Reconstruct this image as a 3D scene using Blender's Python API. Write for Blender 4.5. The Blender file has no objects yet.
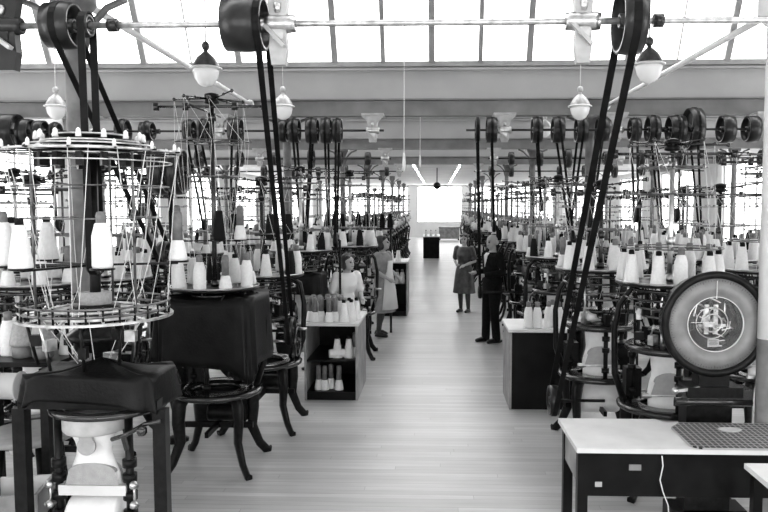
import bpy, math, random
from mathutils import Vector, Matrix, Euler
R = math.radians
PI = math.pi
rnd = random.Random(7)
scn = bpy.context.scene
COL = scn.collection

# ---------------------------------------------------------------- camera
F = 738.0
CAMZ = 2.17
A_, B_ = math.atan(51/F), math.atan(26/F)
cam = bpy.data.cameras.new('camera')
cam.sensor_width = 36; cam.lens = 36*F/768
cam.shift_x = -27/768
cam.clip_start = .05; cam.clip_end = 300
camo = bpy.data.objects.new('camera', cam)
camo.location = (0, 0, CAMZ); camo.rotation_euler = (PI/2-A_, 0, B_)
COL.objects.link(camo); scn.camera = camo
RM = Euler((PI/2-A_, 0, B_)).to_matrix()
RT = RM.transposed()

def ray(px, py):
    return RM @ Vector(((px-411)/F, -(py-256)/F, -1))
def at(px, py, Y):                      # point at world depth Y seen at a pixel
    d = ray(px, py); t = Y/d.y
    return Vector((d.x*t, Y, CAMZ+d.z*t))
def atz(px, py, z):
    d = ray(px, py); t = (z-CAMZ)/d.z
    return Vector((d.x*t, d.y*t, z))
def proj(p):
    c = RT @ (Vector(p)-Vector((0, 0, CAMZ)))
    if c.z > -.05: return None
    return (411+F*c.x/-c.z, 256-F*c.y/-c.z, -c.z)

# ---------------------------------------------------------------- materials
def mat(name, v, rough=.5, metal=0, spec=.5, noise=None, emit=0, bump=0, bscale=200, trans=0):
    m = bpy.data.materials.new(name); m.use_nodes = True
    nt = m.node_tree; b = nt.nodes['Principled BSDF']
    b.inputs['Base Color'].default_value = (v, v, v, 1)
    b.inputs['Roughness'].default_value = rough
    b.inputs['Metallic'].default_value = metal
    b.inputs['Specular IOR Level'].default_value = spec
    if trans: b.inputs['Transmission Weight'].default_value = trans
    if emit:
        b.inputs['Emission Color'].default_value = (1, 1, 1, 1)
        b.inputs['Emission Strength'].default_value = emit
    if noise or bump:
        tc = nt.nodes.new('ShaderNodeTexCoord')
    if noise:
        amp, sc = noise
        n = nt.nodes.new('ShaderNodeTexNoise'); n.inputs['Scale'].default_value = sc
        n.inputs['Detail'].default_value = 5
        r = nt.nodes.new('ShaderNodeMapRange')
        r.inputs['From Min'].default_value = .3; r.inputs['From Max'].default_value = .7
        r.inputs['To Min'].default_value = max(0, v-amp); r.inputs['To Max'].default_value = min(1, v+amp)
        nt.links.new(tc.outputs['Object'], n.inputs['Vector'])
        nt.links.new(n.outputs['Fac'], r.inputs['Value'])
        nt.links.new(r.outputs['Result'], b.inputs['Base Color'])
    if bump:
        n2 = nt.nodes.new('ShaderNodeTexNoise'); n2.inputs['Scale'].default_value = bscale
        bp = nt.nodes.new('ShaderNodeBump'); bp.inputs['Strength'].default_value = bump
        bp.inputs['Distance'].default_value = .01
        nt.links.new(tc.outputs['Object'], n2.inputs['Vector'])
        nt.links.new(n2.outputs['Fac'], bp.inputs['Height'])
        nt.links.new(bp.outputs['Normal'], b.inputs['Normal'])
    return m

M = {}
M['iron'] = mat('black_iron', .006, .3, .0, .14, noise=(.004, 30))
M['iron2'] = mat('oily_iron', .014, .2, .15, .7, noise=(.008, 40))
M['steel'] = mat('worn_steel', .5, .3, 1, .5, noise=(.12, 25))
M['rod'] = mat('bright_rod', .5, .3, .8, .5, noise=(.2, 20))
M['ring'] = mat('dull_rod', .13, .3, .6, .5, noise=(.1, 12))
M['thread'] = mat('cotton_thread', .7, .9)
M['yarn'] = mat('white_yarn', .74, .9, bump=.4, bscale=160, noise=(.04, 60))
M['yarn_grey'] = mat('grey_yarn', .3, .9, bump=.4, bscale=160, noise=(.04, 60))
M['yarn_black'] = mat('black_yarn', .01, .85, 0, .1, bump=.4, bscale=160)
M['barrel'] = mat('wooden_barrel', .13, .5, noise=(.04, 25))
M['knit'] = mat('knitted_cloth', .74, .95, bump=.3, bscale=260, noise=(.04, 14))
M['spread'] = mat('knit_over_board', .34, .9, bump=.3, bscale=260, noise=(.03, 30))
M['dark_cloth'] = mat('black_sateen_cover', .0045, .42, 0, .12, noise=(.003, 9), bump=.2, bscale=60)
M['belt'] = mat('leather_belt', .006, .5, 0, .1, noise=(.003, 12))
M['pulley'] = mat('pulley_iron', .014, .3, 0, .35, noise=(.008, 9))
M['pale_iron'] = mat('grey_painted_iron', .42, .5, noise=(.08, 12))
M['dado_paint'] = mat('grey_dado_paint', .17, .5, noise=(.04, 10))
M['plaster'] = mat('white_plaster', .72, .85, noise=(.05, 1.2))
M['fascia'] = mat('painted_boards', .36, .7, noise=(.03, 1.5))
M['beam'] = mat('painted_beam', .2, .6, noise=(.04, 3))
M['mullion'] = mat('grey_glazing_bar', .3, .6, noise=(.05, 5))
M['column'] = mat('grey_column_paint', .13, .5, noise=(.05, 8))
M['white_paint'] = mat('white_gloss_paint', .78, .35, noise=(.06, 8))
M['glass_bowl'] = mat('opal_glass', .85, .2, spec=.6)
M['lit_tube'] = mat('lit_lamp_tube', .85, .3, emit=22)
M['lamp_dark'] = mat('bronze_cap', .06, .35, .4, noise=(.02, 30))
M['lamp_pale'] = mat('galvanised_cap', .45, .4, .4, noise=(.1, 30))
M['wood_dark'] = mat('dark_stained_wood', .005, .4, 0, .1, noise=(.003, 6))
M['wood_mid'] = mat('worn_wood', .23, .5, noise=(.09, 5))
M['wood_pale'] = mat('scrubbed_pale_wood', .6, .5, noise=(.06, 4))
M['skin'] = mat('skin', .4, .55)
M['hair_dark'] = mat('dark_hair', .025, .5, bump=.5, bscale=90)
M['hair_grey'] = mat('grey_hair', .5, .6, bump=.5, bscale=90)
M['suit'] = mat('black_suit', .007, .8, 0, .1, noise=(.003, 30))
M['dress_dark'] = mat('dark_sheen_dress', .05, .4, noise=(.03, 10))
M['dress_grey'] = mat('grey_overall', .3, .8, noise=(.05, 10))
M['blouse'] = mat('white_blouse', .75, .85)
M['stocking'] = mat('dark_stocking', .035, .6)
M['shoe'] = mat('black_shoe', .012, .3)
M['dial_face'] = mat('dial_enamel', .19, .4, noise=(.03, 12))
M['dial_mark'] = mat('dial_marks', .06, .6)
M['dark_inside'] = mat('scale_inside', .03, .5)
M['cord'] = mat('white_cord', .7, .9)

def glazing(name, strength):
    m = bpy.data.materials.new(name); m.use_nodes = True
    nt = m.node_tree; b = nt.nodes['Principled BSDF']
    b.inputs['Base Color'].default_value = (.8, .8, .8, 1)
    b.inputs['Roughness'].default_value = .3
    b.inputs['Emission Color'].default_value = (1, 1, 1, 1)
    tc = nt.nodes.new('ShaderNodeTexCoord')
    n = nt.nodes.new('ShaderNodeTexNoise'); n.inputs['Scale'].default_value = .8
    n.inputs['Detail'].default_value = 6
    r = nt.nodes.new('ShaderNodeMapRange')
    r.inputs['From Min'].default_value = .3; r.inputs['From Max'].default_value = .7
    r.inputs['To Min'].default_value = strength*.85; r.inputs['To Max'].default_value = strength*1.15
    nt.links.new(tc.outputs['Object'], n.inputs['Vector'])
    nt.links.new(n.outputs['Fac'], r.inputs['Value'])
    nt.links.new(r.outputs['Result'], b.inputs['Emission Strength'])
    return m
M['skyglass'] = glazing('skylight_glass', 2.6)
M['winglass'] = glazing('window_glass', 2.6)

def floor_mat():
    m = bpy.data.materials.new('floor_boards'); m.use_nodes = True
    nt = m.node_tree; b = nt.nodes['Principled BSDF']; L = nt.links.new
    def mth(op, a, c=None, d=None):
        n = nt.nodes.new('ShaderNodeMath'); n.operation = op
        for i, v in enumerate((a, c, d)):
            if v is None: continue
            if isinstance(v, (int, float)): n.inputs[i].default_value = v
            else: L(v, n.inputs[i])
        return n.outputs[0]
    tc = nt.nodes.new('ShaderNodeTexCoord'); sp = nt.nodes.new('ShaderNodeSeparateXYZ')
    L(tc.outputs['Object'], sp.inputs[0])
    yr = mth('DIVIDE', sp.outputs['Y'], .075); row = mth('FLOOR', yr)
    w1 = nt.nodes.new('ShaderNodeTexWhiteNoise'); w1.noise_dimensions = '1D'; L(row, w1.inputs['W'])
    xr = mth('ADD', mth('DIVIDE', sp.outputs['X'], 3.3), mth('MULTIPLY', w1.outputs['Value'], 7)); cell = mth('FLOOR', xr)
    cb = nt.nodes.new('ShaderNodeCombineXYZ'); L(row, cb.inputs[0]); L(cell, cb.inputs[1])
    w2 = nt.nodes.new('ShaderNodeTexWhiteNoise'); w2.noise_dimensions = '2D'; L(cb.outputs[0], w2.inputs['Vector'])
    gap = mth('MAXIMUM', mth('LESS_THAN', mth('FRACT', yr), .05), mth('LESS_THAN', mth('FRACT', xr), .0012))
    mp = nt.nodes.new('ShaderNodeMapping'); mp.inputs['Scale'].default_value = (.6, 9, 1); L(tc.outputs['Object'], mp.inputs['Vector'])
    n = nt.nodes.new('ShaderNodeTexNoise'); n.inputs['Scale'].default_value = 3; n.inputs['Detail'].default_value = 6; L(mp.outputs[0], n.inputs['Vector'])
    n3 = nt.nodes.new('ShaderNodeTexNoise'); n3.inputs['Scale'].default_value = 1.1; n3.inputs['Detail'].default_value = 5; L(tc.outputs['Object'], n3.inputs['Vector'])
    v = mth('MULTIPLY_ADD', w2.outputs['Value'], .1, .39)
    v = mth('MULTIPLY', v, mth('MULTIPLY_ADD', n.outputs['Fac'], .5, .75))
    v = mth('MULTIPLY', v, mth('MULTIPLY_ADD', n3.outputs['Fac'], .5, .75))
    v = mth('MULTIPLY', v, mth('MULTIPLY_ADD', gap, -.4, 1.0))
    L(v, b.inputs['Base Color'])
    L(mth('MULTIPLY_ADD', n.outputs['Fac'], .16, .26), b.inputs['Roughness'])
    bp = nt.nodes.new('ShaderNodeBump'); bp.inputs['Strength'].default_value = .25; bp.inputs['Distance'].default_value = .004
    L(n.outputs['Fac'], bp.inputs['Height']); L(bp.outputs['Normal'], b.inputs['Normal'])
    return m
M['floor'] = floor_mat()

def grid_mat():
    m = bpy.data.materials.new('ribbed_plate'); m.use_nodes = True
    nt = m.node_tree; b = nt.nodes['Principled BSDF']; L = nt.links.new
    tc = nt.nodes.new('ShaderNodeTexCoord')
    br = nt.nodes.new('ShaderNodeTexBrick'); br.offset = 0
    br.inputs['Scale'].default_value = 1
    br.inputs['Brick Width'].default_value = .034; br.inputs['Row Height'].default_value = .045
    br.inputs['Mortar Size'].default_value = .005
    br.inputs['Color1'].default_value = (.02, .02, .02, 1); br.inputs['Color2'].default_value = (.035, .035, .035, 1)
    br.inputs['Mortar'].default_value = (.33, .33, .33, 1)
    L(tc.outputs['Object'], br.inputs['Vector']); L(br.outputs['Color'], b.inputs['Base Color'])
    b.inputs['Roughness'].default_value = .4; b.inputs['Specular IOR Level'].default_value = .25
    return m
M['grid'] = grid_mat()

# ---------------------------------------------------------------- mesh helpers
def frame(d):
    d = d.normalized()
    u = Vector((0, 0, 1)) if abs(d.z) < .9 else Vector((1, 0, 0))
    a = d.cross(u).normalized(); return a, a.cross(d).normalized()

class MB:
    def __init__(s): s.v = []; s.f = []; s.sm = []
    def add(s, vs, fs, smooth=False, T=None):
        o = len(s.v)
        s.v += [tuple(T @ Vector(q)) if T else tuple(q) for q in vs]
        for f in fs:
            s.f.append(tuple(i+o for i in f)); s.sm.append(smooth)
        return s
    def box(s, c, d, rz=0, T=None):
        x, y, z = d[0]/2, d[1]/2, d[2]/2
        vs = [Vector((i*x, j*y, k*z)) for k in (-1, 1) for j in (-1, 1) for i in (-1, 1)]
        m = Matrix.Translation(c) @ Matrix.Rotation(rz, 4, 'Z')
        if T: m = T @ m
        return s.add([m @ q for q in vs], [(0, 2, 3, 1), (4, 5, 7, 6), (0, 1, 5, 4), (2, 6, 7, 3), (0, 4, 6, 2), (1, 3, 7, 5)])
    def bar(s, p0, p1, w, h=None):      # rectangular bar between two points
        p0, p1 = Vector(p0), Vector(p1); h = h or w
        a, b = frame(p1-p0); a = a*w/2; b = b*h/2
        vs = [p0-a-b, p0+a-b, p0+a+b, p0-a+b, p1-a-b, p1+a-b, p1+a+b, p1-a+b]
        return s.add(vs, [(3, 2, 1, 0), (4, 5, 6, 7), (0, 1, 5, 4), (1, 2, 6, 5), (2, 3, 7, 6), (3, 0, 4, 7)])
    def tube(s, pts, r, n=6, closed=False, caps=True, sx=1):
        pts = [Vector(p) for p in pts]; k = len(pts)
        rs = r if isinstance(r, (list, tuple)) else [r]*k
        vs = []; pa = None
        for i, p in enumerate(pts):
            if closed: t = pts[(i+1) % k]-pts[i-1]
            else: t = pts[min(i+1, k-1)]-pts[max(i-1, 0)]
            if t.length < 1e-9: t = Vector((0, 0, 1))
            t = t.normalized()
            if pa is None: a, _ = frame(t)
            else:
                a = pa-t*pa.dot(t)
                a = a.normalized() if a.length > 1e-6 else frame(t)[0]
            pa = a; b = t.cross(a)
            for j in range(n):
                an = 2*PI*j/n
                vs.append(p+(a*math.cos(an)*sx+b*math.sin(an))*rs[i])
        fs = []
        for i in range(k if closed else k-1):
            for j in range(n):
                q = (i+1) % k
                fs.append((i*n+j, i*n+(j+1) % n, q*n+(j+1) % n, q*n+j))
        s.add(vs, fs, n > 4)
        if caps and not closed:
            o = len(s.v)-len(vs)
            s.f.append(tuple(o+j for j in range(n))[::-1]); s.sm.append(False)
            s.f.append(tuple(o+(k-1)*n+j for j in range(n))); s.sm.append(False)
        return s
    def cyl(s, p0, p1, r0, r1=None, n=12):
        return s.tube([p0, p1], [r0, r0 if r1 is None else r1], n)
    def lathe(s, prof, n=20, T=None, sy=1, smooth=True, closed=False):
        vs = []
        for r, z in prof:
            for j in range(n):
                a = 2*PI*j/n; vs.append(Vector((r*math.cos(a), r*math.sin(a)*sy, z)))
        fs = []; k = len(prof)
        for i in range(k if closed else k-1):
            q = (i+1) % k
            for j in range(n):
                fs.append((i*n+j, i*n+(j+1) % n, q*n+(j+1) % n, q*n+j))
        if not closed:
            if prof[0][0] > 1e-5: fs.append(tuple(range(n))[::-1])
            if prof[-1][0] > 1e-5: fs.append(tuple((k-1)*n+j for j in range(n)))
        return s.add(vs, fs, smooth, T)
    def ring(s, Rr, r, z, n=28, m=5, c=(0, 0)):
        return s.tube([(c[0]+Rr*math.cos(2*PI*i/n), c[1]+Rr*math.sin(2*PI*i/n), z) for i in range(n)], r, m, closed=True)
    def annulus(s, r0, r1, z0, z1, n=28, T=None):
        return s.lathe([(r0, z0), (r1, z0), (r1, z1), (r0, z1)], n, T, smooth=False, closed=True)
    def ball(s, c, r, n=8, sc=(1, 1, 1)):
        k = max(4, n//2+1)
        prof = [(r*math.sin(PI*i/k)+1e-6*(i in (0, k)), -r*math.cos(PI*i/k)) for i in range(k+1)]
        return s.lathe(prof, n, Matrix.Translation(c) @ Matrix.Diagonal((*sc, 1)))
    def mesh(s, name, m):
        me = bpy.data.meshes.new(name)
        me.from_pydata(s.v, [], s.f)
        me.polygons.foreach_set('use_smooth', s.sm)
        if m: me.materials.append(m)
        me.update(); return me

def obj(name, mb, m, parent=None, loc=None):
    me = mb.mesh(name, M[m] if isinstance(m, str) else m) if isinstance(mb, MB) else mb
    o = bpy.data.objects.new(name, me); COL.objects.link(o)
    if loc: o.location = loc
    if parent: o.parent = parent
    return o
def tag(o, label, cat, group=None):
    o['label'] = label; o['category'] = cat
    if group: o['group'] = group
    return o
def thing(name, label, cat, loc=(0, 0, 0), rz=0, group=None):
    o = bpy.data.objects.new(name, None); COL.objects.link(o)
    o.empty_display_size = .1
    o.location = loc; o.rotation_euler = (0, 0, rz)
    return tag(o, label, cat, group)
def struct(name, mb, m, parent=None):
    o = obj(name, mb, m, parent)
    if not parent: o['kind'] = 'structure'
    return o
KIDS = {}
def kids(o):
    return [c for c in o.children]
def dup(root, loc, rz=0, label=None, group=None, cat=None):
    r = root.copy(); COL.objects.link(r); r.location = loc; r.rotation_euler = (0, 0, rz)
    if label: r['label'] = label
    if group: r['group'] = group
    for ch in KIDS.setdefault(root.name, kids(root)):
        c = ch.copy(); COL.objects.link(c); c.parent = r
        for g in KIDS.setdefault(ch.name, kids(ch)):
            d = g.copy(); COL.objects.link(d); d.parent = c
    return r
ORD = 'zeroth first second third fourth fifth sixth seventh eighth ninth tenth eleventh twelfth thirteenth fourteenth fifteenth sixteenth seventeenth eighteenth nineteenth twentieth twenty-first twenty-second twenty-third twenty-fourth twenty-fifth twenty-sixth twenty-seventh twenty-eighth'.split()
AX = Matrix.Rotation(PI/2, 4, 'Y')      # lathe axis z -> x
AY = Matrix.Rotation(PI/2, 4, 'X')      # lathe axis z -> -y

# ---------------------------------------------------------------- building
XW, Y0, Y1 = 8.4, -3.0, 50.0
BEAM = [4.3+6.1*k for k in range(4)]
COLY = [4.3+6.1*k for k in range(8)]
ZF = 3.52                                # flat ceiling beyond the last skylight
ZB = 3.41
VAL, RID = 4.12, 5.55
GY = .74                                # glazing leans this far toward the viewer
def roof_z(y):
    if y > BEAM[-1]+.13: return ZF
    for b in BEAM:
        if y <= b:
            if y >= b-GY: return VAL+(b-y)/GY*(RID-VAL)
            return VAL+(y-(b-6.1))/(6.1-GY)*(RID-VAL)
    return RID
struct('floor', MB().box((0, (Y0+Y1)/2, -.05), (2*XW+.4, Y1-Y0+.4, .1)), 'floor')
def wall_with_windows(name, axis, pos, thick, span, wins, ztop=5.7):
    """a wall with openings; wins = [(a0, a1, z0, z1)] along the wall"""
    mb = MB(); a = span[0]
    def put(a0, a1, z0, z1):
        if a1-a0 < 1e-4 or z1-z0 < 1e-4: return
        if axis == 'x': mb.box((pos, (a0+a1)/2, (z0+z1)/2), (thick, a1-a0, z1-z0))
        else: mb.box(((a0+a1)/2, pos, (z0+z1)/2), (a1-a0, thick, z1-z0))
    for (w0, w1, z0, z1) in wins:
        put(a, w0, 0, ztop); put(w0, w1, 0, z0); put(w0, w1, z1, ztop); a = w1
    put(a, span[1], 0, ztop)
    return struct(name, mb, 'plaster')
WN = [0]
def window(axis, pos, w, nx, nz):
    a0, a1, z0, z1 = w; WN[0] += 1
    fr = MB(); pn = MB()
    def bx(mb, a, b, c, d, t):
        if axis == 'x': mb.box((pos, (a+b)/2, (c+d)/2), (t, b-a, d-c))
        else: mb.box(((a+b)/2, pos, (c+d)/2), (b-a, t, d-c))
    bx(pn, a0, a1, z0, z1, .012)
    for i in range(nx+1):
        a = a0+(a1-a0)*i/nx; q = .04 if i in (0, nx) else .022
        bx(fr, max(a0, a-q), min(a1, a+q), z0, z1, .07)
    for i in range(nz+1):
        z = z0+(z1-z0)*i/nz; q = .04 if i in (0, nz) else .02
        bx(fr, a0, a1, max(z0, z-q), min(z1, z+q), .065)
    f = obj('window_%d' % WN[0], fr, 'mullion'); f['kind'] = 'structure'
    obj('pane', pn, 'winglass', f)
side = [(BEAM[0]+6.1*k-4.1, BEAM[0]+6.1*k+.1-.5, 1.05, 3.35) for k in range(0, 8)]
side = [(a, min(b, 49.5), c, d) for a, b, c, d in side]
end = [(-7.8, -1.95, 1.0, 3.4), (-1.35, 1.7, 1.0, 3.42), (2.3, 7.8, 1.0, 3.4)]  # outer two widened across plain wall so their glow brightens the far end
wall_with_windows('wall_left', 'x', -XW-.1, .2, (Y0, Y1), side)
wall_with_windows('wall_right', 'x', XW+.1, .2, (Y0, Y1), side)
wall_with_windows('wall_far', 'y', Y1+.1, .2, (-XW, XW), end)
wall_with_windows('wall_near', 'y', Y0-.1, .2, (-XW, XW), [(-7.6, -3, .9, 3.7), (-2.3, 2.3, .9, 3.7), (3, 7.6, .9, 3.7)])
for w in side:
    window('x', -XW-.1, w, 5, 4); window('x', XW+.1, w, 5, 4)
for w in end: window('y', Y1+.1, w, 3, 1)
for w in [(-7.6, -3, .9, 3.7), (-2.3, 2.3, .9, 3.7), (3, 7.6, .9, 3.7)]: window('y', Y0-.1, w, 3, 3)  # unseen windows behind the camera, enlarged to light camera-facing sides
# saw-tooth roof: opaque slope, glazing, fascia and beam for every bay
slopes = MB()
for k, b in enumerate(BEAM):
    yv = b-6.1; yr = b-GY
    y_end = yr
    T = .12
    za, zb = VAL, RID
    ya = max(yv, Y0) if k == 0 else yv
    if k == 0: za = VAL+(ya-yv)/(6.1-GY)*(RID-VAL)
    if yr > Y1: y_end = Y1; zb = VAL+(Y1-yv)/(6.1-GY)*(RID-VAL)
    vs = [(-XW, ya, za), (XW, ya, za), (XW, y_end, zb), (-XW, y_end, zb)]
    vs += [(x, y, z+T) for x, y, z in vs]
    slopes.add(vs, [(3, 2, 1, 0), (4, 5, 6, 7), (0, 1, 5, 4), (1, 2, 6, 5), (2, 3, 7, 6), (3, 0, 4, 7)])
slopes.box((0, (BEAM[-1]+.06+Y1)/2, ZF+.06), (2*XW, Y1-BEAM[-1]-.06, .12))
struct('ceiling', slopes, 'plaster')
for k, b in enumerate(BEAM):
    WN[0] += 1
    fr = MB(); pn = MB()
    d = Vector((0, -GY, RID-VAL)); off = Vector((0, .1, .1))*0
    vs = [Vector((-XW, b, VAL)), Vector((XW, b, VAL)), Vector((XW, b-GY, RID)), Vector((-XW, b-GY, RID))]
    nrm = Vector((0, RID-VAL, GY)).normalized()*.012
    pn.add(vs+[q+nrm for q in vs], [(0, 1, 2, 3), (7, 6, 5, 4), (0, 4, 5, 1), (2, 6, 7, 3), (1, 5, 6, 2), (0, 3, 7, 4)])
    x = -.08-.67*12; i = 0
    while x < XW:
        w = .08 if i % 2 == 0 else .06 if -1 < x < 1 else .014
        fr.bar((x, b-.02, VAL-.02), (x, b-GY-.01, RID-.01), w, .06); x += .67; i += 1
    fr.box((0, b-.03, VAL-.005), (2*XW, .07, .07))
    f = obj('window_%d' % WN[0], fr, 'mullion'); f['kind'] = 'structure'
    obj('pane', pn, 'skyglass', f)
    fa = MB().box((0, b+.01, (3.62+VAL)/2-.02), (2*XW, .05, VAL-3.62-.04))
    fa.box((0, b-.03, VAL-.075), (2*XW, .05, .03))
    fo = struct('trim_%d' % (k+1), fa, 'fascia')
    bm = MB().box((0, b, 3.51), (2*XW, .12, .2)).box((0, b, 3.415), (2*XW, .2, .025)).box((0, b-.01, 3.625), (2*XW, .22, .02))
    for x in [-6.5, -4.2, -2.11, 2.11, 4.2, 6.5]:
        for q in (-.5, .5): bm.cyl((x+q*.5, b-.065, 3.5), (x+q*.5, b-.055, 3.5), .012, n=6)
    bo = obj('beam', bm, 'beam'); bo['kind'] = 'structure'
# iron columns with brackets under the beams
for k, b in enumerate(COLY):
    for sx in (-1, 1):
        for xx in (2.11, 6.5):
            if k == 0 and sx > 0 and xx < 3: continue
            r = .058; px_, b = (2.17, b+.12) if k == 0 and xx < 3 else (xx, COLY[k]); xx0 = xx; xx = px_
            mb = MB().lathe([(.13, 0), (.13, .04), (.08, .06), (r, .12), (r, 3.1), (.075, 3.14), (.075, 3.18), (r, 3.2), (.1, 3.32), (.13, 3.36), (.13, 3.403 if k < 4 else ZF-.001)], 16, Matrix.Translation((sx*xx, b, 0)))
            for q in (-1, 1):
                mb.tube([(sx*xx+q*.05, b, 3.05), (sx*xx+q*.09, b, 3.22), (sx*xx+q*.2, b, 3.34), (sx*xx+q*.32, b, 3.39)], .02, 6)
            c = obj('column', mb, 'column'); c['kind'] = 'structure'
# the white post with a small notice at the right edge
wp = at(767, 300, 4.85)
mb = MB().lathe([(.12, 0), (.12, .05), (.062, .1), (.062, 1.30)], 18, Matrix.Translation((wp.x+.01, 4.85, 0)))
c = obj('column', mb, 'dado_paint'); c['kind'] = 'structure'
mb = MB().lathe([(.062, 1.30), (.062, 3.3), (.12, 3.36), (.12, roof_z(4.85)-.01)], 18, Matrix.Translation((wp.x+.01, 4.85, 0)))
obj('painted_shaft', mb, 'white_paint', c)

# ---------------------------------------------------------------- line shafts, pulleys, hangers, belts
def pulley_mesh(r, w, spokes=5):
    mb = MB()
    mb.lathe([(r-.018, -w/2), (r, -w/2), (r+.006, 0), (r, w/2), (r-.018, w/2)], 32, AX, closed=True)
    mb.lathe([(.022, -w*.45), (.038, -w*.45), (.038, w*.45), (.022, w*.45)], 14, AX, closed=True)
    for i in range(spokes):
        a = 2*PI*i/spokes+.3
        mb.bar((0, .03*math.cos(a), .03*math.sin(a)), (0, (r-.008)*math.cos(a), (r-.008)*math.sin(a)), .03, .016)
    return mb
PULC = {}
def pulley(x, y, z, r, w, label, group):
    key = (round(r, 2), round(w, 2))
    if key not in PULC: PULC[key] = pulley_mesh(*key).mesh('pulley', M['pulley'])
    o = obj('pulley', PULC[key], None, loc=(x, y, z))
    return tag(o, label, 'pulley', group)
def belt(pt, rt, pb, rb, w, label, group='drive belts'):
    pt, pb = Vector(pt), Vector(pb); mb = MB()
    d = (pb-pt); d2 = Vector((0, d.y, d.z)); th = math.atan2(d2.z, d2.y)
    path = []
    for i in range(13):                  # over the top pulley
        a = th+PI/2+PI*i/12
        path.append(Vector((pt.x, pt.y+(rt+.011)*math.cos(a), pt.z+(rt+.011)*math.sin(a))))
    for i in range(13):
        a = th-PI/2+PI*i/12
        path.append(Vector((pb.x, pb.y+(rb+.006)*math.cos(a), pb.z+(rb+.006)*math.sin(a))))
    n = len(path); vs = []
    for i, p in enumerate(path):
        q = path[(i+1) % n]-path[i-1]; nn = Vector((0, q.z, -q.y)).normalized()*.003
        for s in (-1, 1):
            for e in (-1, 1): vs.append(p+Vector((s*w/2, 0, 0))+nn*e)
    fs = []
    for i in range(n):
        j = (i+1) % n; a, b = i*4, j*4
        fs += [(a, b, b+2, a+2), (a+1, a+3, b+3, b+1), (a, a+1, b+1, b), (a+2, b+2, b+3, a+3)]
    mb.add(vs, fs, False)
    return tag(obj('drive_belt', mb, 'belt'), label, 'belt', group)
ZS = 3.18
SH = [b-.3 for b in BEAM]
def shaft(y, x0, x1, label, r=.018, collars=()):
    o = thing('line_shaft', label, 'shaft', ((x0+x1)/2, y, ZS), 0, 'overhead line shafts')
    h = (x1-x0)/2
    obj('rod', MB().cyl((-h, 0, 0), (h, 0, 0), r, n=10), 'rod' if y < 6 else 'pulley', o)
    for cx in collars:
        obj('collar', MB().lathe([(.02, -.025), (.035, -.025), (.035, .025), (.02, .025)], 14, Matrix.Translation((cx-(x0+x1)/2, 0, 0)) @ AX, closed=True), 'pulley', o)
def hanger(x, y, label, pale=True, big=1.0, down=.16):
    """cast hanger bracket reaching down from the beam to carry a shaft bearing"""
    o = thing('shaft_hanger', label, 'bracket', (x, y, ZS), 0, 'shaft hangers')
    mb = MB()
    top = 3.40-ZS
    prof = [(-.15, top), (.15, top), (.15, top-.03), (.075, top-.1), (.05, .0), (.06, -.6*down), (.045, -down), (-.045, -down), (-.06, -.6*down), (-.05, 0), (-.075, top-.1), (-.15, top-.03)]
    # plate in the x-z plane, thick in y
    vs = [Vector((px_*big, -.03, pz)) for px_, pz in prof]+[Vector((px_*big, .03, pz)) for px_, pz in prof]
    n = len(prof)
    fs = [tuple(range(n)), tuple(range(2*n-1, n-1, -1))]+[(i, i+n, (i+1) % n+n, (i+1) % n) for i in range(n)]
    mb.add(vs, fs)
    obj('bracket_plate', mb, 'pale_iron' if pale else 'pulley', o)
    obj('mounting_foot', MB().box((0, .15, top-.005), (.3*big, .42, .025)), 'pale_iron' if pale else 'pulley', o)
    obj('bearing', MB().lathe([(.02, -.09), (.045, -.09), (.05, -.05), (.05, .05), (.045, .09), (.02, .09)], 14, AX, closed=True).box((0, 0, -.06), (.06, .07, .05)), 'steel' if pale else 'pulley', o)
    obj('oil_cup', MB().lathe([(.001, .05), (.012, .05), (.02, .07), (.02, .1), (.001, .105)], 10, Matrix.Translation((.0, -.035, 0))), 'steel', o)
    obj('strut', MB().bar((-.08*big, -.045, -.02), (.05*big, -.06, -.13), .035, .02), 'pale_iron', o)

ya = SH[0]
ZS = at(384, 23, ya).z
shaft(SH[0], -2.9, 3.0, 'bright steel line shaft crossing in front of the skylight', .017, (-1.75, 1.16, 2.0))
X = lambda px, Y: at(px, 200, Y).x
pulley(X(68, ya), ya, ZS, .115, .15, 'small wide black drum pulley above the grey column', 'pulleys on the skylight shaft')
pulley(X(91, ya), ya, ZS, .06, .05, 'tiny black pulley beside the drum above the grey column', 'pulleys on the skylight shaft')
pulley(X(248, ya), ya, ZS, .135, .21, 'wide black drum pulley next to the pale hanger on the bright shaft', 'pulleys on the skylight shaft')
pulley(X(626, ya), ya, ZS, .165, .12, 'large spoked black pulley on the bright shaft', 'pulleys on the skylight shaft')
hanger(X(281, ya), ya, 'pale cast hanger plate beside the wide black drum', True, .8, .22)
hanger(X(580, ya), ya, 'pale cast hanger beside the large spoked pulley', True, .75, .22)
hanger(X(12, ya), ya, 'dark cast hanger at the far left end of the bright shaft', False, 1.2, .24)

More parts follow.
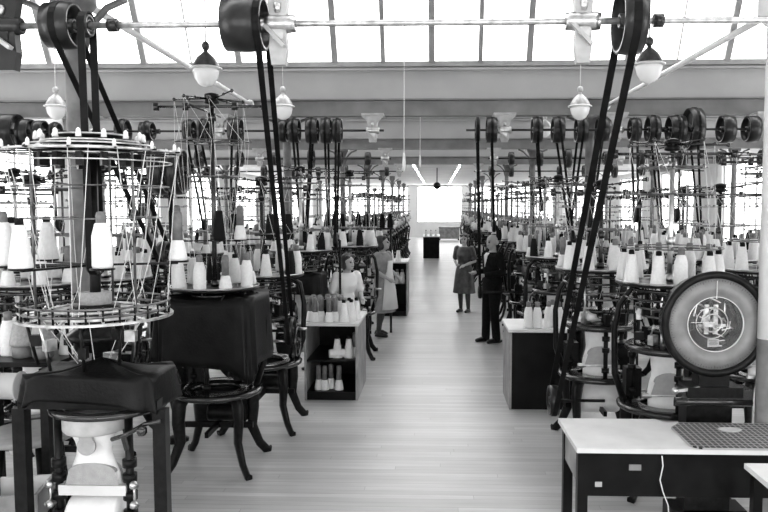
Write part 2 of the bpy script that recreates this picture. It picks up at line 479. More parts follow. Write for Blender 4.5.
ZA = ZS; ZS = 3.18
yb = SH[1]
shaft(yb, at(-60, 130, yb).x, at(384, 130, yb).x, 'dark line shaft with many pulleys over the left machine rows', .016, (X(218, yb), X(160, yb)))
shaft(yb, at(466, 130, yb).x, at(790, 130, yb).x, 'dark line shaft with many pulleys over the right machine rows', .016, (X(662, yb), X(615, yb)))
for i, (px, r, w) in enumerate([(11, .24, .3), (29, .17, .16), (43, .15, .13), (58, .12, .1), (125, .16, .13), (149, .13, .16), (191, .15, .12), (205, .16, .1), (237, .17, .16), (284, .15, .1), (295, .16, .14), (313, .165, .15), (327, .165, .13), (338, .16, .11)]):
    pulley(X(px, yb), yb, ZS, r, w, 'black pulley, %s from the left on the second shaft left of the aisle' % ORD[i+1], 'pulleys on the second left shaft')
for i, (px, r, w) in enumerate([(477, .16, .06), (491, .165, .14), (536, .165, .13), (557, .165, .15), (580, .165, .14), (601, .16, .14), (633, .15, .13), (651, .18, .14), (674, .18, .2), (691, .28, .16), (724, .18, .16), (749, .17, .15)]):
    pulley(X(px, yb), yb, ZS, r, w, 'black pulley, %s from the aisle on the second shaft right of the aisle' % ORD[i+1], 'pulleys on the second right shaft')
for i, px in enumerate((88, 220, 373)): hanger(X(px, yb), yb, 'painted hanger, %s from the left on the second shaft' % ORD[i+1], True, 1.0)
for i, px in enumerate((504, 615, 765)): hanger(X(px, yb), yb, 'painted hanger, %s from the aisle on the second right shaft' % ORD[i+1], True, 1.0)
for q, (ys, nm) in enumerate([(SH[2], 'third'), (SH[3], 'fourth')]):
    for sgn, sd in ((-1, 'left'), (1, 'right')):
        xa, xb = (-7.9, -1.0) if sgn < 0 else (1.1, 7.9)
        shaft(ys, xa, xb, 'dark thin line shaft, %s from the camera, %s of the aisle' % (nm, sd), .018)
        for i, f in enumerate([.06, .15, .24, .36, .47, .6, .72, .85]):
            x = (xb-.1-(xb-xa)*f) if sgn < 0 else (xa+.1+(xb-xa)*f)
            pulley(x, ys, ZS, .14+.03*(i % 3), .12, 'small black pulley, %s from the aisle on the %s %s shaft' % (ORD[i+1], nm, sd), 'pulleys on the %s %s shaft' % (nm, sd))
        for i, f in enumerate([.02, .42, .9]):
            x = (xb-(xb-xa)*f) if sgn < 0 else (xa+(xb-xa)*f)
            hanger(x, ys, 'painted hanger, %s from the aisle on the %s %s shaft' % (ORD[i+1], nm, sd))

# ---------------------------------------------------------------- pendant lamps
def lamp_template(pale):
    o = thing('pendant_lamp', 'x', 'lamp', (0, 0, 0), 0, 'pendant lamps')
    c = 'lamp_pale' if pale else 'lamp_dark'
    obj('knob', MB().ball((0, 0, .21), .04, 12, (1, 1, 1.15)).lathe([(.022, .13), (.022, .18)], 10), c, o)
    obj('cap', MB().lathe([(.03, .15), (.05, .13), (.085, .1), (.12, .04), (.13, .0), (.125, -.005)], 24), c, o)
    obj('rim', MB().lathe([(.125, .012), (.155, .0), (.155, -.01), (.125, -.012)], 24, closed=True), 'white_paint', o)
    obj('glass_bowl', MB().lathe([(.123, -.008), (.125, -.04), (.11, -.1), (.075, -.155), (.03, -.18), (.001, -.185)], 24), 'glass_bowl', o)
    return o
LT = [lamp_template(0), lamp_template(1)]
LUSED = [0, 0]
def lamp(px, py, Y, pale, label):
    p = at(px, py, Y)
    if not LUSED[pale]:
        o = LT[pale]; LUSED[pale] = 1; o.location = p; o['label'] = label
    else: o = dup(LT[pale], p, 0, label)
    h = roof_z(Y)-p.z-.25
    obj('hanging_rod', MB().cyl((0, 0, .25), (0, 0, .25+h), .006, n=6), 'white_paint' if pale else 'pulley', o)
for t_ in LT: KIDS[t_.name] = kids(t_)
lamp(206, 68, 7.2, 0, 'pendant lamp with dark cap near the tall left creel')
lamp(649, 64, 7.2, 0, 'pendant lamp with dark cap crossed by the white pipe')
lamp(283, 106, 9.75, 1, 'pale capped pendant lamp below the wide drum and pale hanger')
lamp(580, 106, 9.75, 1, 'pale capped pendant lamp below the hanger near the spoked pulley')
lamp(56, 106, 9.75, 1, 'pale capped pendant lamp beside the grey column')
lamp(346, 144, 16.9, 1, 'small pale pendant lamp behind the four close pulleys')
lamp(521, 144, 16.9, 1, 'small pale pendant lamp between pulleys right of the aisle')
lamp(683, 134, 14.5, 0, 'small dark capped pendant lamp behind the largest pulley, far right')
lamp(545, 128, 14.5, 1, 'small pale pendant lamp seen beside the black pulleys')

# white pipes running with the aisle up to the beam
for sx, pa, pb, nm in ((-1, (92, 8), (250, 104), 'left'), (1, (770, 14), (606, 106), 'right')):
    b = at(pb[0], pb[1], BEAM[1]-.12); a = at(pa[0], pa[1], 5.3)
    mb = MB().cyl(a+(a-b)*.12, b, .027, n=10)
    mb.lathe([(.03, 0), (.06, 0), (.06, .02), (.03, .02)], 12, Matrix.Translation((b.x, b.y+.0, b.z)) @ AY, closed=True)
    tag(obj('overhead_pipe', mb, 'white_paint'), 'white painted pipe slanting under the skylight on the %s of the aisle' % nm, 'pipe', 'overhead pipes')
# pull cords
for px, y0, y1, Y, lb in ((404, 40, 172, 8.5, 'long white pull cord with wooden toggle hanging over the aisle'), (420, 112, 168, 12.5, 'thin short white cord hanging over the aisle')):
    b = at(px, y1, Y)
    o = thing('pull_cord', lb, 'cord', (b.x, Y, b.z))
    t = roof_z(Y)-b.z
    obj('cord', MB().tube([(0, 0, .1), (.004, 0, t*.5), (0, 0, t)], .0065 if Y < 10 else .008, 6), 'cord', o)
    obj('toggle', MB().lathe([(.008, 0), (.016, .03), (.02, .1), (.012, .2), (.008, .22)], 10), 'white_paint', o)

# ---------------------------------------------------------------- knitting machines
def leg_path(a, r0, r1, z0):
    """cabriole cast leg from the table ring out to its foot"""
    pr = [(r0-.03, z0), (r0+.005, z0-.06), (r0+.015, z0*.68), (r0, z0*.42), (r0+(r1-r0)*.45, z0*.16), (r1-.02, .02), (r1+.012, .008)]
    return [(r*math.cos(a), r*math.sin(a), z) for r, z in pr]
def star(z, arms, L, hub, rr=.006, knob=.016, rad=None, seed=0):
    """pole-top star: hub, thin arms, a knob at each tip -> (hub mesh, arm mesh, tips)"""
    h = MB().lathe([(.012, z-.05), (hub, z-.04), (hub, z-.015), (hub*.6, z), (hub, z+.012), (hub, z+.035), (.012, z+.05)], 14)
    a = MB(); tips = []
    rr_ = random.Random(seed)
    for i in range(arms):
        an = 2*PI*i/arms+.2; l = L*rr_.uniform(.75, 1.05); dz = rr_.uniform(-.03, .05)
        tip = (l*math.cos(an), l*math.sin(an), z+dz)
        a.cyl((hub*.7*math.cos(an), hub*.7*math.sin(an), z), tip, rr, n=5)
        a.ball(tip, knob, 6)
        tips.append(tip)
        m_ = (l*.6*math.cos(an), l*.6*math.sin(an), z+dz*.6); a.ball(m_, knob*.8, 6)
    return h, a, tips
def threads(mb, a, b, r, sag=0):
    a, b = Vector(a), Vector(b)
    if sag:
        m1 = a.lerp(b, .35)+Vector((0, 0, -sag)); m2 = a.lerp(b, .7)+Vector((0, 0, -sag*.8))
        mb.tube([a, m1, m2, b], r, 3, caps=False)
    else: mb.tube([a, b], r, 3, caps=False)

LABEL0 = 'black circular knitting machine'
def machine(cz=1.5, cr=.34, top=2.45, rings=((1.9, .36), (2.2, .3)), roll=False, wheel=True, seed=1, cover=False, arms=8, fabric=True, tr=.0017, tl=.42, bar=True):
    """a full knitting machine; z up, its front toward -y"""
    q = random.Random(seed)
    o = thing('knitting_machine', LABEL0, 'knitting machine')
    ZT = .64
    obj('table_ring', MB().lathe([(.2, ZT-.03), (.34, ZT-.035), (.37, ZT-.02), (.375, ZT+.005), (.35, ZT+.02), (.2, ZT+.015)], 36, closed=True), 'iron2', o)
    for i in range(4):
        a = PI/4+i*PI/2; p = leg_path(a, .33, .49, ZT-.02)
        obj('leg', MB().tube(p, [.066, .064, .056, .048, .04, .038, .046], 8, sx=.6), 'iron', o)
    obj('stretcher', MB().bar((-.3, -.0, .34), (.3, 0, .34), .03, .045).bar((0, -.3, .34), (0, .3, .34), .03, .045), 'iron', o)
    for i in range(3):
        a = PI/6+i*2*PI/3; x, y = .27*math.cos(a), .27*math.sin(a)
        up = MB().cyl((x, y, ZT), (x, y, 1.08), .02, n=8)
        for z in (.72, .9, 1.0): up.lathe([(.02, -.02), (.034, -.02), (.034, .02), (.02, .02)], 10, Matrix.Translation((x, y, z)), closed=True)
        obj('upright', up, 'iron', o)
    obj('bed_plate', MB().lathe([(.13, 1.06), (.3, 1.06), (.32, 1.075), (.32, 1.1), (.3, 1.115), (.13, 1.115)], 32, closed=True), 'iron2', o)
    obj('needle_cylinder', MB().lathe([(.105, 1.02), (.125, 1.03), (.125, 1.09), (.16, 1.1), (.165, 1.13), (.14, 1.14), (.135, 1.2), (.15, 1.21), (.15, 1.23), (.11, 1.235)], 28), 'iron2', o)
    for i in range(7):
        a = 2*PI*i/7+.3
        c = MB().box((0, 0, 0), (.07, .045, q.uniform(.06, .11)), T=Matrix.Translation((.215*math.cos(a), .215*math.sin(a), 1.165)) @ Matrix.Rotation(a, 4, 'Z'))
        c.cyl((.24*math.cos(a), .24*math.sin(a), 1.2), (.25*math.cos(a+.1), .25*math.sin(a+.1), 1.2+q.uniform(.06, .16)), .007, n=5)
        c.ball((.25*math.cos(a+.1), .25*math.sin(a+.1), 1.26), .014, 6)
        obj('cam_box', c, 'steel' if i % 3 == 1 else 'iron', o)
    # low clutter: stop-motion rods and levers round the head
    for i in range(5):
        a = 2*PI*i/5+q.uniform(0, .8); r0 = q.uniform(.24, .33)
        x, y = r0*math.cos(a), r0*math.sin(a); z1 = q.uniform(1.25, cz-.03)
        s = MB().cyl((x, y, 1.1), (x*1.05, y*1.05, z1), .008, n=5).bar((x*1.05, y*1.05, z1), (x*.4, y*.4, z1+.02), .014, .02)
        s.ball((x*1.05, y*1.05, z1), .018, 6)
        obj('stop_lever', s, 'steel' if i % 2 else 'iron', o)
    for i in range(8):
        a = 2*PI*i/8+q.uniform(0, .5); r0 = q.uniform(.12, .3); z0 = q.uniform(1.26, cz-.12)
        obj('feed_finger', MB().box((r0*math.cos(a), r0*math.sin(a), z0), (.05, .03, q.uniform(.05, .13)), a).cyl((r0*math.cos(a), r0*math.sin(a), z0), (r0*1.3*math.cos(a+.3), r0*1.3*math.sin(a+.3), cz-.03), .007, n=5), 'steel' if i == 3 else 'iron2' if i % 2 else 'iron', o)
    obj('yarn_guide_ring', MB().ring(.2, .009, 1.33, 28, 5).ring(.26, .007, 1.4, 28, 5), 'ring', o)
    obj('gear_case', MB().box((.22, .06, .82), (.14, .2, .2)).lathe([(.07, -.03), (.075, -.04), (.075, .04), (.0, .045)], 20, Matrix.Translation((.22, -.04, .83)) @ AY, smooth=False), 'iron', o)
    obj('dark_filler', MB().box((0, .2, .46), (.4, .14, .27)).lathe([(.07, -.12), (.075, -.1), (.075, .1), (.07, .12)], 16, Matrix.Translation((.02, .09, .42)) @ AX), 'iron', o)  # black block added to darken the gaps behind the fabric
    obj('drive_box', MB().box((-.22, .18, .78), (.12, .12, .22)), 'iron', o)
    if fabric:
        pr = [(.13, .0, 1.045), (.128, .95, 1.0), (.125, .8, .95), (.12, .52, .9), (.125, .42, .86), (.14, .34, .8), (.148, .3, .76), (.15, .28, .715)]
        vs = []; n = 24
        for r, f, z in pr:
            for j in range(n):
                a = 2*PI*j/n; vs.append((r*math.cos(a), r*math.sin(a)*max(f, .25) if f else r*math.sin(a), z))
        fs = [(i*n+j, i*n+(j+1) % n, (i+1)*n+(j+1) % n, (i+1)*n+j) for i in range(len(pr)-1) for j in range(n)]
        fb = obj('fabric_tube', MB().add(vs, fs, True), 'knit', o)
        sv = []; m = 12
        for y, (ex) in ((-.036, 1), (.036, 1)):
            for i in range(m+1):
                a = PI*i/m; sv.append((.112*math.cos(a), y*1.85, .82+.075*math.sin(a)))
            sv += [(-.14, y*1.85, .728), (.14, y*1.85, .728)]
        k = m+3
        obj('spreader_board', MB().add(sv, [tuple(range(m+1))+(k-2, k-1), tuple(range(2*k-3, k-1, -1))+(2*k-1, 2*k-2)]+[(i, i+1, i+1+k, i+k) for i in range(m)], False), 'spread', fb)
        obj('take_up_roller', MB().cyl((-.19, 0, .705), (.19, 0, .705), .022, n=12), 'rod', o)
        obj('lower_web', MB().lathe([(.145, .70), (.145, .64), (.14, .56)], 20, sy=.24), 'knit', o)
        if roll:
            obj('cloth_roll', MB().lathe([(.02, -.17), (.125, -.17), (.135, -.15), (.135, .15), (.125, .17), (.02, .17)], 28, Matrix.Translation((0, -.02, .42)) @ AX), 'knit', o)
            obj('roll_spindle', MB().cyl((-.25, -.02, .42), (.25, -.02, .42), .015, n=8).box((-.25, 0, .5), (.02, .03, .26)).box((.25, 0, .5), (.02, .03, .26)), 'iron', o)
        else:
            obj('cloth_fold', MB().ball((0, 0, .0), .13, 14, (1, .75, .55)), 'knit', o).location = (0, .02, .42)
    if wheel:
        w = MB(); T = Matrix.Translation((.36, -.12, .86)) @ AX
        w.add(*ring_geo(.135, .014, T)); 
        for i in range(5):
            a = 2*PI*i/5; w.bar((.36, -.12, .86), (.36, -.12+.13*math.cos(a), .86+.13*math.sin(a)), .018, .014)
        w.cyl((.3, -.12, .86), (.385, -.12, .86), .024, n=12)
        hw = obj('hand_wheel', w, 'iron2', o)
        obj('wheel_axle', MB().cyl((.02, -.12, .86), (.31, -.12, .86), .015, n=8), 'steel', o)
        obj('grip', MB().cyl((.37, -.12, .98), (.45, -.12, .98), .013, n=8), 'steel', hw)
    for s in (-1, 1):
        obj('support_arm', MB().tube([(s*.3, .1, ZT), (s*.37, .12, .85), (s*.38, .12, 1.2), (s*.345, .11, 1.4), (s*.24, .08, cz-.035), (s*.1, .03, cz-.02)], [.028, .026, .024, .022, .02, .018], 8), 'iron', o)
    obj('creel_plate', MB().lathe([(.03, cz-.012), (cr+.045, cz-.022), (cr+.06, cz-.012), (cr+.06, cz-.004), (cr+.045, cz), (.03, cz)], 36, closed=True), 'iron', o)
    obj('creel_rim', MB().ring(cr+.057, .006, cz+.01, 36, 5), 'steel', o)
    obj('lower_ring', MB().ring(cr-.08, .014, cz-.06, 30, 6).ring(cr-.02, .01, cz-.12, 30, 6), 'iron2', o)
    pole = MB().cyl((0, 0, 1.2), (0, 0, top+.04), .02, n=8)
    for z in (cz+.02, 1.9, top-.15): pole.lathe([(.014, -.03), (.035, -.03), (.035, .03), (.014, .03)], 10, Matrix.Translation((0, 0, z)), closed=True)
    obj('centre_pole', pole, 'steel' if seed % 2 else 'iron2', o)
    h, a, tips = star(top, arms, tl, .06, seed=seed)
    obj('hub', h, 'iron', o)
    obj('guide_arms', a, 'iron2', o)
    for (z, r) in rings:
        rg = MB().ring(r, .0045, z, 32, 5)
        for i in range(3):
            c, s_ = r*math.cos(i*PI/3+.4+seed), r*math.sin(i*PI/3+.4+seed); rg.cyl((-c, -s_, z), (c, s_, z), .005, n=5)
        for i in range(6): rg.ball((r*math.cos(i*PI/3+.4+seed), r*math.sin(i*PI/3+.4+seed), z+.008), .014, 6)
        obj('guide_ring', rg, 'ring', o)
    if bar:
        zb = top-.07
        b = MB().cyl((-.44, -.05, zb), (.44, -.05, zb), .012, n=6).cyl((-.05, -.4, zb-.03), (-.05, .4, zb-.03), .009, n=6)
        for x in (-.44, -.2, .2, .44): b.lathe([(.001, -.03), (.026, -.03), (.026, .03), (.001, .03)], 8, Matrix.Translation((x, -.05, zb)))
        obj('cross_bar', b, 'iron2', o)
    t = MB()
    for i in range(7):
        an = 2*PI*i/7; c = (cr*math.cos(an), cr*math.sin(an), cz+.22)
        tp = tips[i % len(tips)]
        threads(t, c, tp, tr)
        r = rings[0] if rings else (1.6, .2)
        e = (r[1]*math.cos(an+.5), r[1]*math.sin(an+.5), r[0])
        threads(t, tp, e, tr)
        threads(t, e, (.17*math.cos(an), .17*math.sin(an), 1.34), tr, .03 if i % 3 == 0 else 0)
    to = obj('yarn_threads', t, 'thread', o); to['kind'] = 'stuff'
    return o
def ring_geo(Rr, r, T, n=28, m=6):
    mb = MB().ring(Rr, r, 0, n, m)
    return [T @ Vector(v) for v in mb.v], mb.f, True

def machine_mid(cz=1.5, cr=.34, top=2.4, seed=1, white=True):
    """same machine with merged parts, for the rows farther off"""
    q = random.Random(seed)
    o = thing('knitting_machine', LABEL0, 'knitting machine')
    st = MB().lathe([(.2, .61), (.34, .605), (.375, .63), (.35, .66), (.2, .655)], 20, closed=True)
    for i in range(4):
        st.tube(leg_path(PI/4+i*PI/2, .33, .49, .62), [.045, .043, .038, .033, .029, .03, .036], 5, sx=.62)
    st.bar((-.3, 0, .34), (.3, 0, .34), .03, .045)
    obj('stand', st, 'iron', o)
    hd = MB().lathe([(.11, 1.06), (.3, 1.06), (.32, 1.1), (.16, 1.11), (.165, 1.13), (.135, 1.2), (.15, 1.23), (.02, 1.235)], 18)
    for i in range(3):
        a = PI/6+i*2*PI/3; hd.cyl((.27*math.cos(a), .27*math.sin(a), .64), (.27*math.cos(a), .27*math.sin(a), 1.08), .022, n=6)
    for i in range(8):
        a = 2*PI*i/8; z = q.uniform(1.1, 1.3); r = q.uniform(.2, .34)
        hd.box((r*math.cos(a), r*math.sin(a), z), (.07, .05, q.uniform(.08, .2)), a)
    hd.box((-.2, .1, .82), (.18, .2, .24)).box((.18, .12, .8), (.12, .16, .2))
    for s in (-1, 1): hd.tube([(s*.3, .1, .64), (s*.38, .12, 1.2), (s*.24, .08, cz-.03)], .024, 5)
    obj('knitting_head', hd, 'iron', o)
    br = MB().ring(.24, .008, 1.36, 20, 4)
    for i in range(6):
        a = q.uniform(0, 6.28); br.box((.29*math.cos(a), .29*math.sin(a), q.uniform(.75, 1.35)), (.05, .04, q.uniform(.02, .08)), a)
    obj('bright_fittings', br, 'rod', o)['kind'] = 'stuff'
    if white: obj('fabric_tube', MB().lathe([(.1, 1.03), (.098, .9), (.11, .8), (.125, .7), (.12, .5), (.1, .38)], 14, sy=.5), 'knit', o)
    obj('creel_plate', MB().lathe([(.03, cz-.012), (cr+.06, cz-.015), (cr+.06, cz-.003), (.03, cz)], 24, closed=True), 'iron', o)
    pl = MB().cyl((0, 0, 1.2), (0, 0, top), .016, n=6)
    h, a, tips = star(top, 8, .42, .06, .008, .018, seed=seed)
    pl.add(h.v, h.f).add(a.v, a.f)
    obj('centre_pole', pl, 'iron2', o)
    g = MB()
    for z, r in ((1.9, .36), (top-.25, .32)):
        g.ring(r, .005, z, 22, 4).cyl((-r, 0, z), (r, 0, z), .006, n=4).cyl((0, -r, z), (0, r, z), .006, n=4)
        for e in (-1, 1): g.ball((e*r, 0, z), .02, 6).ball((0, e*r, z), .02, 6)
    g.cyl((0, .02, 1.9), (0, .02, top-.25), .008, n=4)
    obj('guide_ring', g, 'ring', o)
    t = MB()
    for i in range(0, 8, 2):
        an = 2*PI*i/8; c = (cr*math.cos(an), cr*math.sin(an), cz+.2)
        threads(t, c, tips[i], .002); e = (.36*math.cos(an), .36*math.sin(an), 1.9)
        threads(t, tips[i], e, .002)
    obj('yarn_threads', t, 'thread', o)['kind'] = 'stuff'
    return o

# ---- yarn packages: each its own thing with its core as a part
def pack(kind):
    if kind == 'cone':
        a = MB().lathe([(.058, 0), (.058, .012), (.031, .21), (.025, .215)], 14); b = MB().lathe([(.022, .21), (.021, .245), (.012, .25)], 10)
        o = obj('yarn_cone', a, 'yarn'); obj('core', b, 'yarn_black', o)
    elif kind == 'bobbin':
        a = MB().lathe([(.05, 0), (.052, .02), (.037, .1), (.031, .115)], 14); b = MB().lathe([(.029, .1), (.029, .25), (.025, .272), (.012, .278)], 12)
        o = obj('yarn_bobbin', a, 'yarn'); obj('barrel', b, 'barrel', o)
    elif kind == 'bottle':
        a = MB().lathe([(.046, 0), (.05, .015), (.048, .16), (.033, .22), (.027, .225)], 14); b = MB().lathe([(.025, .22), (.026, .26), (.022, .278), (.01, .282)], 12)
        o = obj('yarn_bobbin', a, 'yarn'); obj('barrel', b, 'barrel', o)
    elif kind == 'dark':
        a = MB().lathe([(.045, 0), (.05, .02), (.046, .12), (.03, .23), (.02, .235)], 14); b = MB().lathe([(.016, .235), (.016, .26), (.008, .265)], 8)
        o = obj('yarn_cone', a, 'yarn_black'); obj('core', b, 'barrel', o)
    elif kind == 'grey':
        a = MB().lathe([(.074, 0), (.074, .02), (.05, .15), (.04, .155)], 16); b = MB().lathe([(.03, .155), (.03, .17), (.01, .172)], 10)
        o = obj('yarn_cone', a, 'yarn_grey'); obj('core', b, 'barrel', o)
    return o
PKL = {'cone': 'white black-tipped cone', 'bobbin': 'grey-barrelled half-used bobbin', 'bottle': 'full white yarn bobbin', 'dark': 'black yarn cone', 'grey': 'large grey yarn cone'}
PKC = {'cone': 'cone', 'bobbin': 'bobbin', 'bottle': 'bobbin', 'dark': 'cone', 'grey': 'cone'}
PK = {}
def place_pack(kind, loc, label, group, rz=0, tilt=None):
    if kind not in PK:
        o = PK[kind] = pack(kind); o.location = loc; tag(o, label, PKC[kind], group); KIDS[o.name] = kids(o)
    else: o = dup(PK[kind], loc, rz, label, group)
    if tilt: o.rotation_euler = tilt
    return o

PACKS = []      # (distance, kind, loc, machine phrase)
def creel_packs(x, y, cz, cr, phrase, seed, n=10, tier2=None):
    q = random.Random(seed)
    mode = q.random()
    for i in range(n):
        a = 2*PI*i/n+q.uniform(-.12, .12)+seed
        r = q.random()
        kind = ('cone' if r < .3 else 'bobbin' if r < .6 else 'bottle' if r < .88 else 'dark') if mode < .6 else ('cone' if r < .6 else 'bottle' if r < .8 else 'bobbin' if r < .95 else 'dark')
        p = Vector((x+cr*math.cos(a), y+cr*math.sin(a), cz))
        s = proj(p)
        if s and -12 < s[0] < 780: PACKS.append((s[2], kind, p, phrase, s[0]))

ROWW = {-1: 'row along the left of the aisle', -2: 'second row left of the aisle', -3: 'third row left of the aisle', -4: 'fourth row left of the aisle', -5: 'fifth row left of the aisle',
        1: 'row along the right of the aisle', 2: 'second row right of the aisle', 3: 'third row right of the aisle', 4: 'fourth row right of the aisle', 5: 'fifth row right of the aisle'}
def ph(row, i): return '%s machine of the %s' % (ORD[i], ('aisle-side ', 'second ', 'third ', 'fourth ', 'fifth ')[abs(row)-1]+('left' if row < 0 else 'right')+' row')

TI = {}
FULL = []       # full-detail templates
def full_template(**k):
    o = machine(**k); TI[o.name] = dict(cz=k.get('cz', 1.5), cr=k.get('cr', .34), used=0)
    KIDS[o.name] = kids(o)
    for c in KIDS[o.name]: KIDS[c.name] = kids(c)
    FULL.append(o); return o
T0 = full_template(cz=1.52, top=2.5, seed=1, roll=False)
T1 = full_template(cz=1.6, top=2.35, rings=((1.95, .3), (2.15, .38)), seed=2, wheel=False, roll=True)
T2 = full_template(cz=1.59, top=2.62, rings=((1.85, .38), (2.25, .33), (2.45, .25)), seed=3, roll=True)
MIDT = []
for k in range(3):
    kw = dict(cz=(1.5, 1.58, 1.46)[k], top=(2.4, 2.55, 2.3)[k], seed=10+k, white=k != 1)
    o = machine_mid(**kw); TI[o.name] = dict(cz=kw['cz'], cr=.34, used=0)
    KIDS[o.name] = kids(o); MIDT.append(o)
def put_machine(t, x, y, rz, row, i, n=10, packs=True):
    lab = 'black knitting machine, %s from camera in the %s' % (ORD[i], ROWW[row])
    grp = 'knitting machines of the %s' % ROWW[row]
    ti = TI[t.name]
    if not ti['used']:
        o = t; ti['used'] = 1; o.location = (x, y, 0); o.rotation_euler = (0, 0, rz); o['label'] = lab; o['group'] = grp
    else: o = dup(t, (x, y, 0), rz, lab, grp)
    if packs: creel_packs(x, y, ti['cz'], ti['cr'], ph(row, i), i*7+row*31, n)
    return o

# ---- the rows
pick = random.Random(5)
def auto(x, y, row, i, full, n=10):
    t = (FULL if full else MIDT)[pick.randrange(3)]
    rz = (-PI/2 if row > 0 else PI/2)*(1 if pick.random() < .35 else 0)+pick.uniform(-.06, .06)
    return put_machine(t, x, y, rz, row, i, n)
# special second machine of the left row: very tall creel, dark cover
TALL = full_template(cz=1.5, cr=.3, top=3.03, rings=((2.68, .3), (2.4, .2)), seed=4, wheel=False, tl=.3, fabric=False)
L2 = put_machine(TALL, -1.83, 6.0, 0, -1, 2, 9)
WH = full_template(cz=1.5, top=2.4, rings=((1.9, .34), (2.2, .3)), seed=6, wheel=True, fabric=False)
L3 = put_machine(WH, -1.70, 7.12, 0, -1, 3)
RB = put_machine(T2, 1.77, 5.66, 0, 1, 1)
RA = put_machine(T1, 1.48, 6.72, 0, 1, 2)
auto(-1.75, 9.45, -1, 4, True); auto(-1.24, 10.5, -1, 5, True); auto(-1.52, 13.0, -1, 6, False)
y = 15.9; i = 7
while y < 33:
    auto(-1.55, y, -1, i, False, 8); y += 1.22; i += 1
y = 9.35; i = 3; RR = []
while y < 33:
    if not (y > 14.4 and y < 15.2): RR.append(auto(1.52 if y < 20 else 1.4, y, 1, i, y < 12.5, 8 if y > 12 else 10)); i += 1
    y += 1.17
y = 5.35; i = 1
while y < 29:
    auto(-2.98, y, -2, i, y < 11, 10 if y < 12 else 8); y += 1.16 if y < 8 else 1.9; i += 1
y = 6.75; i = 1
while y < 29:
    auto(2.98, y, 2, i, y < 11, 10 if y < 12 else 8); y += 1.16 if y < 9 else 1.9; i += 1
y = 7.4; i = 1
while y < 24:
    auto(-4.3, y, -3, i, y < 9, 9); y += 3.4; i += 1
y = 9.5; i = 1
while y < 24:
    auto(4.3, y, 3, i, y < 10, 9); y += 3.4; i += 1

def upper_arms(root, pts, z, names, kind='dark'):
    ba = MB(); c = Vector(root.location)
    for (x, y_), lab in zip(pts, names):
        ba.bar((0, 0, z-.012), (x-c.x, y_-c.y, z-.012), .016, .012)
        ba.lathe([(.001, z-.008), (.055, z-.008), (.055, z), (.001, z)], 14, Matrix.Translation((x-c.x, y_-c.y, 0)))
        place_pack(kind if 'black' in lab else 'bobbin', (x, y_, z+.0005), lab, 'cones on the high arms')
    obj('upper_arms', ba, 'iron', root)
upper_arms(L3, [(-1.59, 7.0), (-1.43, 7.05), (-1.95, 7.05)], 1.85, ['black yarn cone on a high arm left of the long aisle belt', 'black yarn cone on a high arm at the long aisle belt', 'black yarn cone on a high arm behind the tall creel'])
upper_arms(L2, [(-1.74, 5.85), (-1.6, 5.95), (-2.1, 5.9)], 1.89, ['black yarn cone on a high arm of the tall creel machine', 'grey-barrelled bobbin on a high arm of the tall creel', 'grey-barrelled bobbin on the outer high arm of the tall creel'])
# rail of black spools behind the fifth machine
rl = thing('spool_rail', 'raised rail of black spools above the women on the left', 'rail', (-1.33, 12.45, 0))
obj('rail_bar', MB().box((0, 0, 1.77), (1.2, .12, .03)), 'iron', rl)
for e in (-1, 1): obj('post', MB().cyl((e*.55, 0, 0), (e*.55, 0, 1.757), .02, n=8), 'iron', rl)
for i in range(9): place_pack('dark', (-1.33-.54+i*.135, 12.45, 1.7855), 'black spool on the raised rail, %s from the left' % ORD[i+1], 'spools on the raised rail')

# driven pulleys belonging to the machines (parts), then their belts
def driven(root, x, y, z, r, w, toz=None, side=0):
    mi = root.matrix_basis.inverted(); l = mi @ Vector((x, y, z))
    mb = pulley_mesh(r, w, 4); o = obj('driven_pulley', mb, 'pulley', root, l)
    o.rotation_euler = (0, 0, -root.rotation_euler.z); c = root.location
    ax = MB().cyl((0, 0, 0), (c.x-x, 0, 0), .014, n=8)
    obj('pulley_axle', ax, 'iron', o)
    return Vector((x, y, z))
c0 = at(68, 27, ya); b0 = driven(L2, X(163, 6.0), 6.0, 1.76, .11, .07)
belt((X(68, ya)+.0, ya, ZA), .115, b0, .11, .035, 'black belt slanting from the drum above the grey column', 'belts from the skylight shaft')
b2 = driven(L3, X(289, 7.0), 7.0, .96, .13, .08)
belt((X(264, ya), ya, ZA), .135, b2, .13, .034, 'black belt from the wide drum down the left of the aisle', 'belts from the skylight shaft')
b3 = driven(RA, X(556, 6.45), 6.45, .45, .13, .08)
belt((X(626, ya), ya, ZA), .165, b3, .13, .042, 'black belt from the large spoked pulley down to the right row', 'belts from the skylight shaft')
